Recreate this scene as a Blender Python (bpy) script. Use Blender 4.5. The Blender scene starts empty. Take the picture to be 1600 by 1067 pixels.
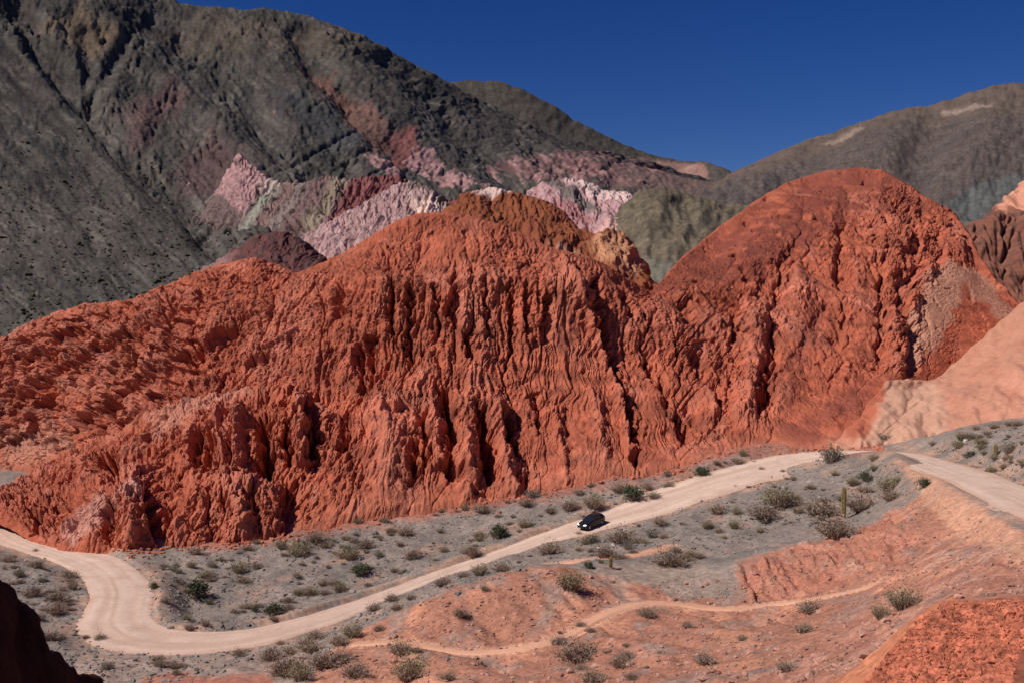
import bpy, bmesh, math, random
import numpy as np

random.seed(7)
rng = np.random.default_rng(7)
scene = bpy.context.scene
COL = scene.collection

# ------------------------------------------------------------------ camera, sky, sun, exposure
LENS = 35.0
F = 1600 * LENS / 36.0            # focal length in photo pixels
YH = 480.0                        # photo row of the eye level
cam_d = bpy.data.cameras.new("camera")
cam_d.lens = LENS
cam_d.sensor_width = 36.0
cam_d.shift_y = -(533.5 - YH) / 1600.0
cam_d.clip_start = 0.2
cam_d.clip_end = 30000
cam = bpy.data.objects.new("camera", cam_d)
cam.location = (0, 0, 0)
cam.rotation_euler = (math.radians(90), 0, 0)
COL.objects.link(cam)
scene.camera = cam

SUN_EL = math.radians(47)
SUN_AZ = math.radians(-112)       # measured from +Y (view axis) towards +X
sun_dir = np.array([math.cos(SUN_EL) * math.sin(SUN_AZ), math.cos(SUN_EL) * math.cos(SUN_AZ), math.sin(SUN_EL)])

world = bpy.data.worlds.new("World")
scene.world = world
world.use_nodes = True
wn = world.node_tree.nodes
wl = world.node_tree.links
wn.clear()
w_out = wn.new("ShaderNodeOutputWorld")
w_bg = wn.new("ShaderNodeBackground")
w_sky = wn.new("ShaderNodeTexSky")
w_sky.sky_type = 'NISHITA'
w_sky.sun_disc = False
w_sky.sun_elevation = SUN_EL
w_sky.sun_rotation = SUN_AZ
w_sky.altitude = 2600
w_sky.air_density = 1.0
w_sky.dust_density = 0.25
w_sky.ozone_density = 3.0
w_bg.inputs[1].default_value = 0.055
w_hs = wn.new("ShaderNodeHueSaturation")          # deep high-altitude blue
w_hs.inputs["Hue"].default_value = 0.523
w_hs.inputs["Saturation"].default_value = 1.36
w_hs.inputs["Value"].default_value = 1.02
wl.new(w_sky.outputs[0], w_hs.inputs["Color"])
wl.new(w_hs.outputs[0], w_bg.inputs[0])
wl.new(w_bg.outputs[0], w_out.inputs[0])

sun_d = bpy.data.lights.new("sun", 'SUN')
sun_d.energy = 5.0
sun_d.angle = math.radians(0.53)
sun_d.color = (1.0, 0.955, 0.89)
sun = bpy.data.objects.new("sun", sun_d)
from mathutils import Vector, Matrix
sun.rotation_euler = Vector(-sun_dir).to_track_quat('-Z', 'Y').to_euler()
COL.objects.link(sun)

vs = scene.view_settings
vs.view_transform = 'Standard'
vs.look = 'None'
vs.exposure = 0.0
vs.gamma = 1.0
vs.use_curve_mapping = False
scene.cycles.max_bounces = 5
scene.cycles.diffuse_bounces = 3

# ------------------------------------------------------------------ numeric helpers
_ang = rng.random((256, 256)) * 2 * np.pi
_GX, _GY = np.cos(_ang), np.sin(_ang)


def pn(x, y, seed=0):
    """2-D gradient noise, about -1..1"""
    x = np.asarray(x, float) + seed * 17.31
    y = np.asarray(y, float) + seed * 9.77
    xi = np.floor(x).astype(np.int64)
    yi = np.floor(y).astype(np.int64)
    fx, fy = x - xi, y - yi
    u = fx * fx * fx * (fx * (fx * 6 - 15) + 10)
    v = fy * fy * fy * (fy * (fy * 6 - 15) + 10)
    x0, y0, x1, y1 = xi & 255, yi & 255, (xi + 1) & 255, (yi + 1) & 255
    n00 = _GX[x0, y0] * fx + _GY[x0, y0] * fy
    n10 = _GX[x1, y0] * (fx - 1) + _GY[x1, y0] * fy
    n01 = _GX[x0, y1] * fx + _GY[x0, y1] * (fy - 1)
    n11 = _GX[x1, y1] * (fx - 1) + _GY[x1, y1] * (fy - 1)
    a = n00 + u * (n10 - n00)
    b = n01 + u * (n11 - n01)
    return (a + v * (b - a)) * 1.45


def fbm(x, y, o=4, seed=0, gain=0.5):
    s, amp = 0.0, 1.0
    for i in range(o):
        s = s + amp * pn(x * 2 ** i, y * 2 ** i, seed + i * 3)
        amp *= gain
    return s


def billow(x, y, o=3, seed=0, gain=0.5):
    """rounded ribs, sharp gullies; 0 in gullies, up to about 1"""
    s, amp = 0.0, 1.0
    for i in range(o):
        s = s + amp * np.abs(pn(x * 2 ** i, y * 2 ** i, seed + i * 3))
        amp *= gain
    return s


_T = rng.random((4, 256, 256))


def facet(x, y, seed=0):
    """angular blocks: each cell is its own tilted plane with a ledge to its neighbours; about -0.8..0.8"""
    x = np.asarray(x, float) + seed * 13.7
    y = np.asarray(y, float) + seed * 7.9
    xi = np.floor(x).astype(np.int64)
    yi = np.floor(y).astype(np.int64)
    best = np.full(x.shape, 1e9)
    val = np.zeros(x.shape)
    for dx in (-1, 0, 1):
        for dy in (-1, 0, 1):
            cx, cy = xi + dx, yi + dy
            i, j = cx & 255, cy & 255
            ex, ey = x - cx - _T[0, i, j], y - cy - _T[1, i, j]
            d = ex * ex + ey * ey
            m = d < best
            best = np.where(m, d, best)
            val = np.where(m, _T[2, i, j] - 0.5 + (_T[3, i, j] - 0.5) * 1.6 * ex + (_T[2, j, i] - 0.5) * 1.6 * ey, val)
    return val


def fix_crest(P, cr, line, sm=10, depth=60):
    """bring the skyline of a displaced hill back to its surveyed height, keeping the small jags"""
    line = np.array(line, float)
    n = cr + 8
    px, py = project(P[:n])
    lo = max(0, cr - depth)
    top = py[lo:n].min(0)
    cx = px[cr]
    want = np.interp(cx, line[:, 0], line[:, 1])
    dz = (top - want) / F * P[cr, :, 1]
    dz = blur_cols(dz[None], sm)[0]
    w = np.exp(-(np.maximum(0, cr - np.arange(P.shape[0])) / depth) ** 2)
    P[..., 2] += w[:, None] * dz[None]
    return P


def sstep(a, b, x):
    t = np.clip((x - a) / (b - a), 0, 1)
    return t * t * (3 - 2 * t)


def seg_dist(px, py, pts):
    """distance to a polyline and position (0..1) along it"""
    best = np.full(px.shape, 1e9)
    pos = np.zeros(px.shape)
    n = len(pts) - 1
    for i in range(n):
        ax, ay = pts[i][:2]
        bx, by = pts[i + 1][:2]
        dx, dy = bx - ax, by - ay
        t = np.clip(((px - ax) * dx + (py - ay) * dy) / (dx * dx + dy * dy + 1e-9), 0, 1)
        d = np.hypot(px - ax - t * dx, py - ay - t * dy)
        m = d < best
        best = np.where(m, d, best)
        pos = np.where(m, (i + t) / n, pos)
    return best, pos


def poly_mask(px, py, pts, soft=6.0):
    """1 inside the polygon, soft edge"""
    inside = np.zeros(px.shape, bool)
    n = len(pts)
    for i in range(n):
        x1, y1 = pts[i]
        x2, y2 = pts[(i + 1) % n]
        c = ((y1 > py) != (y2 > py)) & (px < (x2 - x1) * (py - y1) / (y2 - y1 + 1e-9) + x1)
        inside ^= c
    d, _ = seg_dist(px, py, list(pts) + [pts[0]])
    d = np.where(inside, d, -d)
    return sstep(-soft, soft, d)


def lin(r, g, b):
    c = np.array([r, g, b]) / 255.0
    return np.where(c <= 0.04045, c / 12.92, ((c + 0.055) / 1.055) ** 2.4)


def blur_rows(a, r):
    if r < 1:
        return a
    k = np.exp(-0.5 * (np.arange(-2 * r, 2 * r + 1) / r) ** 2)
    k /= k.sum()
    p = np.pad(a, ((2 * r, 2 * r), (0, 0)), mode='edge')
    out = np.zeros_like(a)
    for i, w in enumerate(k):
        out += w * p[i:i + a.shape[0]]
    return out


def blur_cols(a, r):
    return blur_rows(a.T, r).T


def project(P):
    d = np.maximum(P[..., 1], 0.1)
    return 800 + F * P[..., 0] / d, YH - F * P[..., 2] / d


def unproj(px, py, d):
    return np.stack([(px - 800) / F * d, d + 0 * px, (YH - py) / F * d], -1)


# ------------------------------------------------------------------ materials
def new_mat(name):
    m = bpy.data.materials.new(name)
    m.use_nodes = True
    nt = m.node_tree
    nt.nodes.clear()
    out = nt.nodes.new("ShaderNodeOutputMaterial")
    bs = nt.nodes.new("ShaderNodeBsdfPrincipled")
    nt.links.new(bs.outputs[0], out.inputs[0])
    bs.inputs["Roughness"].default_value = 0.95
    bs.inputs["Specular IOR Level"].default_value = 0.1
    return m, nt, bs


def terrain_mat(name, scales=(0.25, 1.6), var=0.35, bump=0.3, bump_dist=0.3, grain=None, speck=None):
    """colour comes from the surface's own geology attribute, broken up by noise grain and relief"""
    m, nt, bs = new_mat(name)
    N, L = nt.nodes, nt.links
    at = N.new("ShaderNodeAttribute")
    at.attribute_name = "geology"
    geo = N.new("ShaderNodeNewGeometry")
    col = at.outputs["Color"]
    for i, s in enumerate(scales):
        nz = N.new("ShaderNodeTexNoise")
        nz.inputs["Scale"].default_value = s
        nz.inputs["Detail"].default_value = 5
        nz.inputs["Roughness"].default_value = 0.65
        L.new(geo.outputs["Position"], nz.inputs["Vector"])
        mr = N.new("ShaderNodeMapRange")
        mr.inputs["From Min"].default_value = 0.25
        mr.inputs["From Max"].default_value = 0.75
        mr.inputs["To Min"].default_value = 1 - var
        mr.inputs["To Max"].default_value = 1 + var
        L.new(nz.outputs["Fac"], mr.inputs["Value"])
        mx = N.new("ShaderNodeVectorMath")
        mx.operation = 'MULTIPLY'
        L.new(col, mx.inputs[0])
        L.new(mr.outputs[0], mx.inputs[1])
        col = mx.outputs[0]
    if speck:
        sc, thr, sv = speck
        vo = N.new("ShaderNodeTexVoronoi")
        vo.inputs["Scale"].default_value = sc
        L.new(geo.outputs["Position"], vo.inputs["Vector"])
        sep = N.new("ShaderNodeSeparateColor")
        L.new(vo.outputs["Color"], sep.inputs[0])
        mr = N.new("ShaderNodeMapRange")
        mr.inputs["To Min"].default_value = 1 - sv
        mr.inputs["To Max"].default_value = 1 + sv
        L.new(sep.outputs[0], mr.inputs["Value"])
        mx = N.new("ShaderNodeVectorMath")
        mx.operation = 'MULTIPLY'
        L.new(col, mx.inputs[0])
        L.new(mr.outputs[0], mx.inputs[1])
        col = mx.outputs[0]
    L.new(col, bs.inputs["Base Color"])
    nb = N.new("ShaderNodeTexNoise")
    nb.inputs["Scale"].default_value = grain or scales[-1] * 1.5
    nb.inputs["Detail"].default_value = 6
    nb.inputs["Roughness"].default_value = 0.7
    L.new(geo.outputs["Position"], nb.inputs["Vector"])
    bp = N.new("ShaderNodeBump")
    bp.inputs["Strength"].default_value = bump
    bp.inputs["Distance"].default_value = bump_dist
    L.new(nb.outputs["Fac"], bp.inputs["Height"])
    L.new(bp.outputs[0], bs.inputs["Normal"])
    return m


def plain_mat(name, col, rough=0.9, spec=0.1, metal=0.0, var=0.25, scale=6.0, objvar=0.0):
    m, nt, bs = new_mat(name)
    N, L = nt.nodes, nt.links
    bs.inputs["Roughness"].default_value = rough
    bs.inputs["Specular IOR Level"].default_value = spec
    bs.inputs["Metallic"].default_value = metal
    tc = N.new("ShaderNodeTexCoord")
    nz = N.new("ShaderNodeTexNoise")
    nz.inputs["Scale"].default_value = scale
    nz.inputs["Detail"].default_value = 3
    L.new(tc.outputs["Object"], nz.inputs["Vector"])
    mr = N.new("ShaderNodeMapRange")
    mr.inputs["From Min"].default_value = 0.3
    mr.inputs["From Max"].default_value = 0.7
    mr.inputs["To Min"].default_value = 1 - var
    mr.inputs["To Max"].default_value = 1 + var
    L.new(nz.outputs["Fac"], mr.inputs["Value"])
    fac = mr.outputs[0]
    if objvar:
        oi = N.new("ShaderNodeObjectInfo")
        m2 = N.new("ShaderNodeMapRange")
        m2.inputs["To Min"].default_value = 1 - objvar
        m2.inputs["To Max"].default_value = 1 + objvar
        L.new(oi.outputs["Random"], m2.inputs["Value"])
        mm = N.new("ShaderNodeMath")
        mm.operation = 'MULTIPLY'
        L.new(fac, mm.inputs[0])
        L.new(m2.outputs[0], mm.inputs[1])
        fac = mm.outputs[0]
    mx = N.new("ShaderNodeVectorMath")
    mx.operation = 'MULTIPLY'
    mx.inputs[0].default_value = tuple(col)
    L.new(fac, mx.inputs[1])
    L.new(mx.outputs[0], bs.inputs["Base Color"])
    return m


# ------------------------------------------------------------------ mesh helpers
def grid_obj(name, P, color, mat, smooth=True):
    R, C = P.shape[:2]
    idx = np.arange(R * C).reshape(R, C)
    q = np.stack([idx[:-1, :-1], idx[:-1, 1:], idx[1:, 1:], idx[1:, :-1]], -1).reshape(-1, 4)
    me = bpy.data.meshes.new(name)
    me.vertices.add(R * C)
    me.vertices.foreach_set("co", P.reshape(-1).astype(np.float32))
    me.loops.add(q.size)
    me.loops.foreach_set("vertex_index", q.reshape(-1).astype(np.int32))
    me.polygons.add(len(q))
    me.polygons.foreach_set("loop_start", (np.arange(len(q)) * 4).astype(np.int32))
    me.polygons.foreach_set("use_smooth", np.full(len(q), smooth))
    me.update(calc_edges=True)
    a = me.color_attributes.new("geology", 'FLOAT_COLOR', 'POINT')
    rgba = np.concatenate([np.clip(color.reshape(-1, 3), 0, 1), np.ones((R * C, 1))], 1)
    a.data.foreach_set("color", rgba.reshape(-1).astype(np.float32))
    me.materials.append(mat)
    o = bpy.data.objects.new(name, me)
    COL.objects.link(o)
    return o


def mesh_obj(name, verts, faces, mat, parent=None, smooth=False, link=True):
    me = bpy.data.meshes.new(name)
    me.from_pydata([tuple(v) for v in verts], [], [tuple(f) for f in faces])
    me.update()
    if smooth:
        me.polygons.foreach_set("use_smooth", [True] * len(me.polygons))
    for mm in (mat if isinstance(mat, (list, tuple)) else [mat]):
        me.materials.append(mm)
    o = bpy.data.objects.new(name, me)
    if link:
        COL.objects.link(o)
    if parent:
        o.parent = parent
    return o


def structure(o):
    o["kind"] = "structure"
    return o


def tag(o, label, cat, group=None):
    o["label"] = label
    o["category"] = cat
    if group:
        o["group"] = group
    return o


# ------------------------------------------------------------------ hills: surfaces through contour lines
def surf(contours, ncol, nrows, x0, x1, back=(1.08, 1.25, 1.6), back_drop=(0.012, 0.06, 0.2), smooth_rows=4, smooth_cols=3):
    """contours from foot to crest, each a list of (px, py, distance). Returns base surface, px, py grids, row of the crest"""
    px = np.linspace(x0, x1, ncol)
    lines = []
    for c in contours:
        c = np.array(c, float)
        lines.append((np.interp(px, c[:, 0], c[:, 1]), np.interp(px, c[:, 0], c[:, 2])))
    rows = [unproj(px, lines[0][0], lines[0][1] - 0.5) + np.array([0, 0, -0.02]) * lines[0][1][:, None]]
    for k in range(len(lines) - 1):
        n = nrows[k]
        for i in range(n):
            t = i / n
            rows.append(unproj(px, lines[k][0] * (1 - t) + lines[k + 1][0] * t, lines[k][1] * (1 - t) + lines[k + 1][1] * t))
    rows.append(unproj(px, lines[-1][0], lines[-1][1]))
    crest = len(rows) - 1
    top = rows[-1]
    prev = top
    for b, dz in zip(back, back_drop):
        nb = 6
        tgt = top * b
        tgt[:, 2] = top[:, 2] - dz * top[:, 1]
        for i in range(1, nb + 1):
            rows.append(prev + (tgt - prev) * i / nb)
        prev = tgt
    P = np.array(rows)
    Q = P.copy()
    for ax in (1, 2):
        b = blur_cols(blur_rows(P[..., ax], smooth_rows), smooth_cols)
        Q[..., ax] = b
    gx = px[None, :] + 0 * P[..., 0]
    Q[..., 0] = (gx - 800) / F * Q[..., 1]
    # the blur pulls the crest down: give its height back
    lift = (P[crest, :, 2] - Q[crest, :, 2])
    w = np.exp(-((np.arange(P.shape[0]) - crest) / (smooth_rows * 3 + 1)) ** 2)
    Q[..., 2] += w[:, None] * blur_rows(lift[:, None], 1)[:, 0][None, :]
    gpx, gpy = project(Q)
    return Q, gpx, gpy, crest


def normals(P):
    du = np.gradient(P, axis=1)
    dv = np.gradient(P, axis=0)
    n = np.cross(du, dv)
    n /= np.linalg.norm(n, axis=-1, keepdims=True) + 1e-9
    if n[..., 2].mean() < 0:
        n = -n
    return n


def erode(P, D, crest, iters=30, K=0.02, m=0.45, dmax=6.0, reach=2, talus=0.25, p=3.0):
    """gullies cut by running water, swept row by row from the crest down; D is the relief added to surface P"""
    R, C = D.shape
    n = crest + 1
    dx = np.abs(np.gradient(P[:n, :, 0], axis=1))
    dt = np.linalg.norm(np.gradient(P[:n], axis=0), axis=-1)
    cell = dx * dt
    inc = np.zeros((n, C))
    offs = range(-reach, reach + 1)
    for it in range(iters):
        h = P[:n, :, 2] + D[:n] - inc
        A = cell.copy()
        S = np.zeros((n, C))
        for r in range(n - 1, 0, -1):
            a = A[r]
            hr = h[r]
            low = h[r - 1]
            lp = np.pad(low, reach, mode='edge')
            ws = []
            tot = 1e-9
            best = None
            for o in offs:
                sl = (hr - lp[reach + o:reach + o + C]) / np.sqrt(dt[r] ** 2 + (o * dx[r]) ** 2)
                w = np.maximum(sl, 1e-3) ** p
                ws.append(w)
                tot = tot + w
                best = sl if best is None else np.maximum(best, sl)
            S[r] = best
            acc = np.zeros(C + 2 * reach)
            for o, w in zip(offs, ws):
                acc[reach + o:reach + o + C] += a * (w / tot)
            A[r - 1] += acc[reach:reach + C]
        e = K * (A ** m) * np.clip(S, 0.05, 1.2) * np.exp(-inc / dmax)
        inc += e
        if talus:
            inc += talus * (0.25 * (np.roll(inc, 1, 1) + np.roll(inc, -1, 1)) - 0.5 * inc)
    inc -= np.median(inc, axis=1, keepdims=True) * 0.7
    out = D.copy()
    out[:n] -= inc
    out[n:] -= inc[-1][None, :] * np.linspace(1, 0, R - n)[:, None]
    return out, A


def lines_feature(gpx, gpy, feats):
    """feats: (amplitude m, half width px, [(px,py)...]) ribs > 0, gullies < 0"""
    D = np.zeros(gpx.shape)
    for amp, w, pts in feats:
        xs = [p[0] for p in pts]
        ys = [p[1] for p in pts]
        m = (gpx > min(xs) - 4 * w) & (gpx < max(xs) + 4 * w) & (gpy > min(ys) - 4 * w) & (gpy < max(ys) + 4 * w)
        if not m.any():
            continue
        d, pos = seg_dist(gpx[m], gpy[m], pts)
        prof = np.exp(-(d / w) ** (3 if amp < 0 else 2))
        D[m] += amp * prof
    return D


def paint(colr, mask, c, k=1.0):
    mk = np.clip(mask * k, 0, 1)[..., None]
    return colr * (1 - mk) + mk * np.asarray(c)


M_ROCK = terrain_mat("red_rock", scales=(0.12, 0.9), var=0.16, bump=0.55, bump_dist=0.35, grain=1.6)
M_MOUNT = terrain_mat("mountain_scree", scales=(0.02, 0.16), var=0.30, bump=0.6, bump_dist=2.5, grain=0.22)
M_PINK = terrain_mat("banded_clay", scales=(0.04, 0.3), var=0.2, bump=0.55, bump_dist=1.0, grain=0.5)
M_GROUND = terrain_mat("stony_ground", scales=(0.15, 1.1), var=0.2, bump=0.55, bump_dist=0.12, grain=3.5, speck=(3.0, 0.5, 0.2))

RED = np.array([0.388, 0.105, 0.058])
RED_DARK = np.array([0.185, 0.050, 0.034])
RED_PINK = np.array([0.46, 0.165, 0.108])
PEACH = np.array([0.47, 0.215, 0.142])
TAN = np.array([0.55, 0.30, 0.20])

# ------------------------------------------------------------------ the large mountain on the left
c0 = [(-400, 640, 360), (0, 560, 380), (200, 490, 420), (350, 440, 450), (520, 430, 520), (700, 400, 640), (1000, 440, 700), (1250, 400, 1200)]
c1 = [(-400, 520, 500), (0, 440, 560), (150, 420, 600), (300, 395, 640), (420, 355, 720), (560, 305, 900), (700, 285, 1100), (850, 300, 1200), (1000, 310, 1400), (1250, 320, 1900)]
c2 = [(-400, 200, 780), (0, 220, 850), (150, 240, 880), (300, 230, 950), (450, 205, 1050), (600, 195, 1200), (750, 220, 1400), (900, 250, 1600), (1020, 272, 1900), (1250, 310, 2200)]
c3 = [(-400, -300, 1150), (0, -90, 1250), (150, -40, 1330), (255, -2, 1400), (330, 12, 1450), (450, 16, 1500), (540, 43, 1550), (600, 73, 1600), (650, 103, 1650), (700, 128, 1700),
      (760, 160, 1750), (850, 206, 1800), (950, 237, 1900), (1050, 264, 2100), (1250, 330, 2300)]
P, gx, gy, cr = surf([c0, c1, c2, c3], 760, [60, 100, 110], -320, 1220, smooth_rows=10, smooth_cols=8)
D = 7 * fbm(gx / 150, gy / 150, 3, 11) + 2.0 * fbm(gx / 40, gy / 40, 3, 5)
D += 0.30 * lines_feature(gx, gy, [
    (-26, 22, [(20, 0), (80, 95), (130, 165), (165, 205), (200, 255), (270, 315), (345, 390)]),
    (-14, 12, [(130, 60), (140, 120), (150, 165)]), (-14, 12, [(200, 60), (165, 125), (140, 170)]),
    (26, 26, [(110, -20), (170, 40), (250, 105), (330, 190), (400, 262), (440, 290)]),
    (-22, 22, [(290, 60), (345, 110), (400, 180), (440, 240), (480, 270)]),
    (24, 24, [(330, 20), (430, 95), (500, 180), (540, 230), (600, 275)]),
    (-18, 20, [(470, 40), (500, 110), (560, 190), (620, 240)]),
    (24, 26, [(520, 50), (600, 140), (680, 220), (740, 280)]),
    (-18, 18, [(600, 85), (680, 170), (760, 250), (830, 300)]),
    (16, 18, [(660, 120), (740, 200), (830, 270), (900, 310)]),
    (-10, 12, [(830, 240), (890, 290)]), (10, 12, [(860, 235), (930, 290)]),
    (-12, 16, [(0, 70), (90, 190), (200, 330), (260, 400)]), (-9, 12, [(0, 190), (90, 300), (160, 400)]),
    (12, 18, [(20, 60), (120, 210), (230, 340)]),
])
D, A = erode(P, D, cr, iters=24, K=0.016, m=0.32, dmax=10, reach=3, talus=0.02)
rock = sstep(0.0, 0.5, fbm(gx / 60, gy / 60, 3, 31)) * sstep(420, 300, gy)
D += rock * (2.5 * (billow(gx / 14, gy / 18, 3, 8) - 0.4) + 3.2 * facet(gx / 11 + 0.4 * pn(gx / 6, gy / 6, 2), gy / 15, 5))
dg_ = (gx - gy) / 1.414 + 6 * fbm(gx / 50, gy / 50, 3, 22)
dn_ = (gx + gy) / 1.414
D += 1.0 * fbm(gx / 6, gy / 6, 3, 21) + 1.7 * fbm(dg_ / 9, dn_ / 60, 3, 23)
smooth_ = poly_mask(gx, gy, [(-400, 40), (0, 40), (130, 180), (345, 400), (420, 480), (-400, 720)], 18)
D *= 1 - 0.55 * smooth_
P2 = fix_crest(P + normals(P) * D[..., None], cr, c3, 14, 40)
fx = gx + 16 * fbm(gx / 40, gy / 40, 3, 51)
fy = gy + 16 * fbm(gx / 40, gy / 40, 3, 57)
diag = (fx - fy) / 1.414
down = (fx + fy) / 1.414
band = fbm(diag / 22, down / 160, 4, 61)
c = np.zeros(P.shape) + np.array([0.066, 0.057, 0.050])
c = paint(c, sstep(0.0, 0.7, band), (0.105, 0.092, 0.078), 0.8)
c = paint(c, sstep(0.1, 0.8, -band), (0.036, 0.034, 0.033), 0.8)
c = paint(c, sstep(0.0, 0.6, fbm(gx / 70, gy / 70, 4, 71)), (0.078, 0.062, 0.056), 0.6)
band2 = fbm(dg_ / 5, dn_ / 90, 4, 63)
c = paint(c, sstep(0.25, 0.75, band2), (0.150, 0.128, 0.105), 0.6)
c = paint(c, sstep(0.25, 0.75, -band2), (0.034, 0.031, 0.030), 0.6)
strata = fbm((gy + 0.35 * gx) / 5, (gx - 0.35 * gy) / 120, 3, 64)
c = c * (1 + 0.22 * strata * sstep(-0.2, 0.4, fbm(gx / 60, gy / 60, 2, 65)))[..., None]
c = paint(c, poly_mask(fx, fy, [(60, 40), (120, 10), (180, 60), (160, 90), (110, 70)], 14), (0.20, 0.13, 0.078), 0.55)
c = paint(c, poly_mask(fx, fy, [(230, 60), (330, 10), (560, 40), (600, 80), (450, 70), (350, 90)], 20), (0.135, 0.10, 0.072), 0.5)
c = paint(c, poly_mask(fx, fy, [(190, 190), (260, 120), (300, 150), (230, 220), (200, 230)], 14), (0.115, 0.060, 0.056), 0.6)
c = paint(c, poly_mask(fx, fy, [(260, 260), (330, 200), (390, 250), (350, 300), (290, 290)], 14), (0.105, 0.055, 0.054), 0.6)
c = paint(c, poly_mask(fx, fy, [(470, 105), (520, 115), (560, 160), (600, 200), (650, 240), (590, 240), (540, 190), (490, 150)], 10), (0.165, 0.078, 0.060), 0.7)
c = paint(c, poly_mask(fx, fy, [(430, 140), (480, 150), (560, 220), (560, 250), (510, 240), (450, 190)], 10), (0.048, 0.048, 0.050), 0.8)
c = paint(c, poly_mask(fx, fy, [(280, 80), (350, 75), (380, 120), (320, 130)], 12), (0.055, 0.050, 0.048), 0.6)
c = paint(c, poly_mask(fx, fy, [(600, 220), (640, 215), (660, 250), (620, 270)], 7), (0.20, 0.075, 0.068), 0.8)
PINK = np.array([0.40, 0.215, 0.205])
PALE = np.array([0.66, 0.47, 0.42])
for pg in ([(630, 258), (650, 230), (668, 238), (700, 265), (742, 288), (730, 300), (690, 290), (650, 272)],
           [(560, 240), (580, 245), (630, 275), (620, 285), (585, 268)],
           [(795, 250), (850, 280), (842, 286), (800, 262)], [(848, 274), (872, 290), (866, 294), (846, 282)],
           [(745, 250), (775, 258), (790, 278), (770, 272)],
           [(735, 295), (785, 288), (800, 300), (770, 300)]):
    mk = poly_mask(gx + 5 * fbm(gx / 8, gy / 8, 2, 3), gy + 5 * fbm(gx / 8, gy / 8, 2, 4), pg, 3)
    mk = sstep(0.42, 0.62, mk * 0.72 + 0.42 * fbm(dg_ / 4, dn_ / 13, 3, 91))
    c = paint(c, mk, PINK * (1 + 0.35 * pn(gx / 5, gy / 5, 9)[..., None]), 0.9)
for pg in ([(868, 240), (890, 238), (930, 262), (950, 282), (905, 286), (880, 262)],
           [(930, 220), (945, 232), (965, 255), (950, 250)], [(1005, 248), (1030, 250), (1045, 270), (1010, 268)],
           [(960, 285), (1010, 280), (1010, 292), (965, 293)]):
    mk = poly_mask(gx + 4 * fbm(gx / 8, gy / 8, 2, 3), gy + 4 * fbm(gx / 8, gy / 8, 2, 4), pg, 4)
    mk = sstep(0.42, 0.62, mk * 0.72 + 0.42 * fbm(dg_ / 4, dn_ / 13, 3, 92))
    c = paint(c, mk, np.array([0.33, 0.16, 0.145]) * (1 + 0.35 * pn(gx / 5, gy / 9, 9)[..., None]), 0.85)
mk = poly_mask(gx, gy, [(740, 250), (880, 230), (950, 205), (1045, 245), (1070, 275), (980, 305), (900, 305), (840, 295)], 16)
c = paint(c, sstep(0.5, 0.75, mk * 0.62 + 0.45 * fbm(dg_ / 6, dn_ / 26, 4, 97)), np.array([0.34, 0.185, 0.175]) * (1 + 0.4 * pn(gx / 5, gy / 5, 19)[..., None]), 0.8)
c = paint(c, sstep(0.5, 0.75, mk * 0.62 + 0.45 * fbm(dg_ / 7, dn_ / 22, 4, 103)), (0.135, 0.066, 0.062), 0.7)
c = paint(c, poly_mask(gx + 6 * fbm(gx / 12, gy / 12, 2, 3), gy, [(960, 262), (1250, 290), (1250, 335), (960, 300)], 8), (0.19, 0.115, 0.095), 0.6)
MOUNT_P, MOUNT_GX, MOUNT_GY = P2, gx, gy
structure(grid_obj("mountain", P2, c, M_MOUNT))

# ------------------------------------------------------------------ the brown ridge behind it and the mountain on the right
e0 = [(600, 330, 2000), (1250, 360, 2000)]
e1 = [(600, 140, 2500), (700, 129, 2500), (740, 126, 2500), (780, 128, 2500), (830, 145, 2500), (900, 188, 2500), (960, 220, 2500), (1010, 240, 2500), (1060, 251, 2500),
      (1100, 253, 2450), (1130, 262, 2400), (1160, 280, 2400), (1250, 330, 2400)]
P, gx, gy, cr = surf([e0, e1], 300, [120], 590, 1240, smooth_rows=6, smooth_cols=4)
D = 8 * fbm(gx / 120, gy / 120, 3, 12)
D, A = erode(P, D, cr, iters=16, K=0.012, m=0.38, dmax=12, reach=3, talus=0.04)
D += 2.5 * fbm(gx / 14, gy / 14, 3, 4)
P2 = P + normals(P) * D[..., None]
P2 = fix_crest(P2, cr, e1, 8, 30)
c = np.zeros(P.shape) + np.array([0.066, 0.055, 0.048])
c = paint(c, sstep(0, 0.6, fbm(gx / 30, gy / 50, 3, 4)), (0.086, 0.068, 0.058), 0.7)
c = c * (1 + 0.25 * fbm(gx / 3, gy / 3, 3, 401))[..., None]
mk = poly_mask(gx + 6 * fbm(gx / 8, gy / 8, 2, 3), gy + 4 * fbm(gx / 8, gy / 8, 2, 4), [(1000, 246), (1100, 254), (1110, 275), (1060, 280), (1010, 270)], 5)
c = paint(c, mk, (0.34, 0.18, 0.15), 0.7)
structure(grid_obj("mountain_ridge", P2, c, M_MOUNT))

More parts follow.
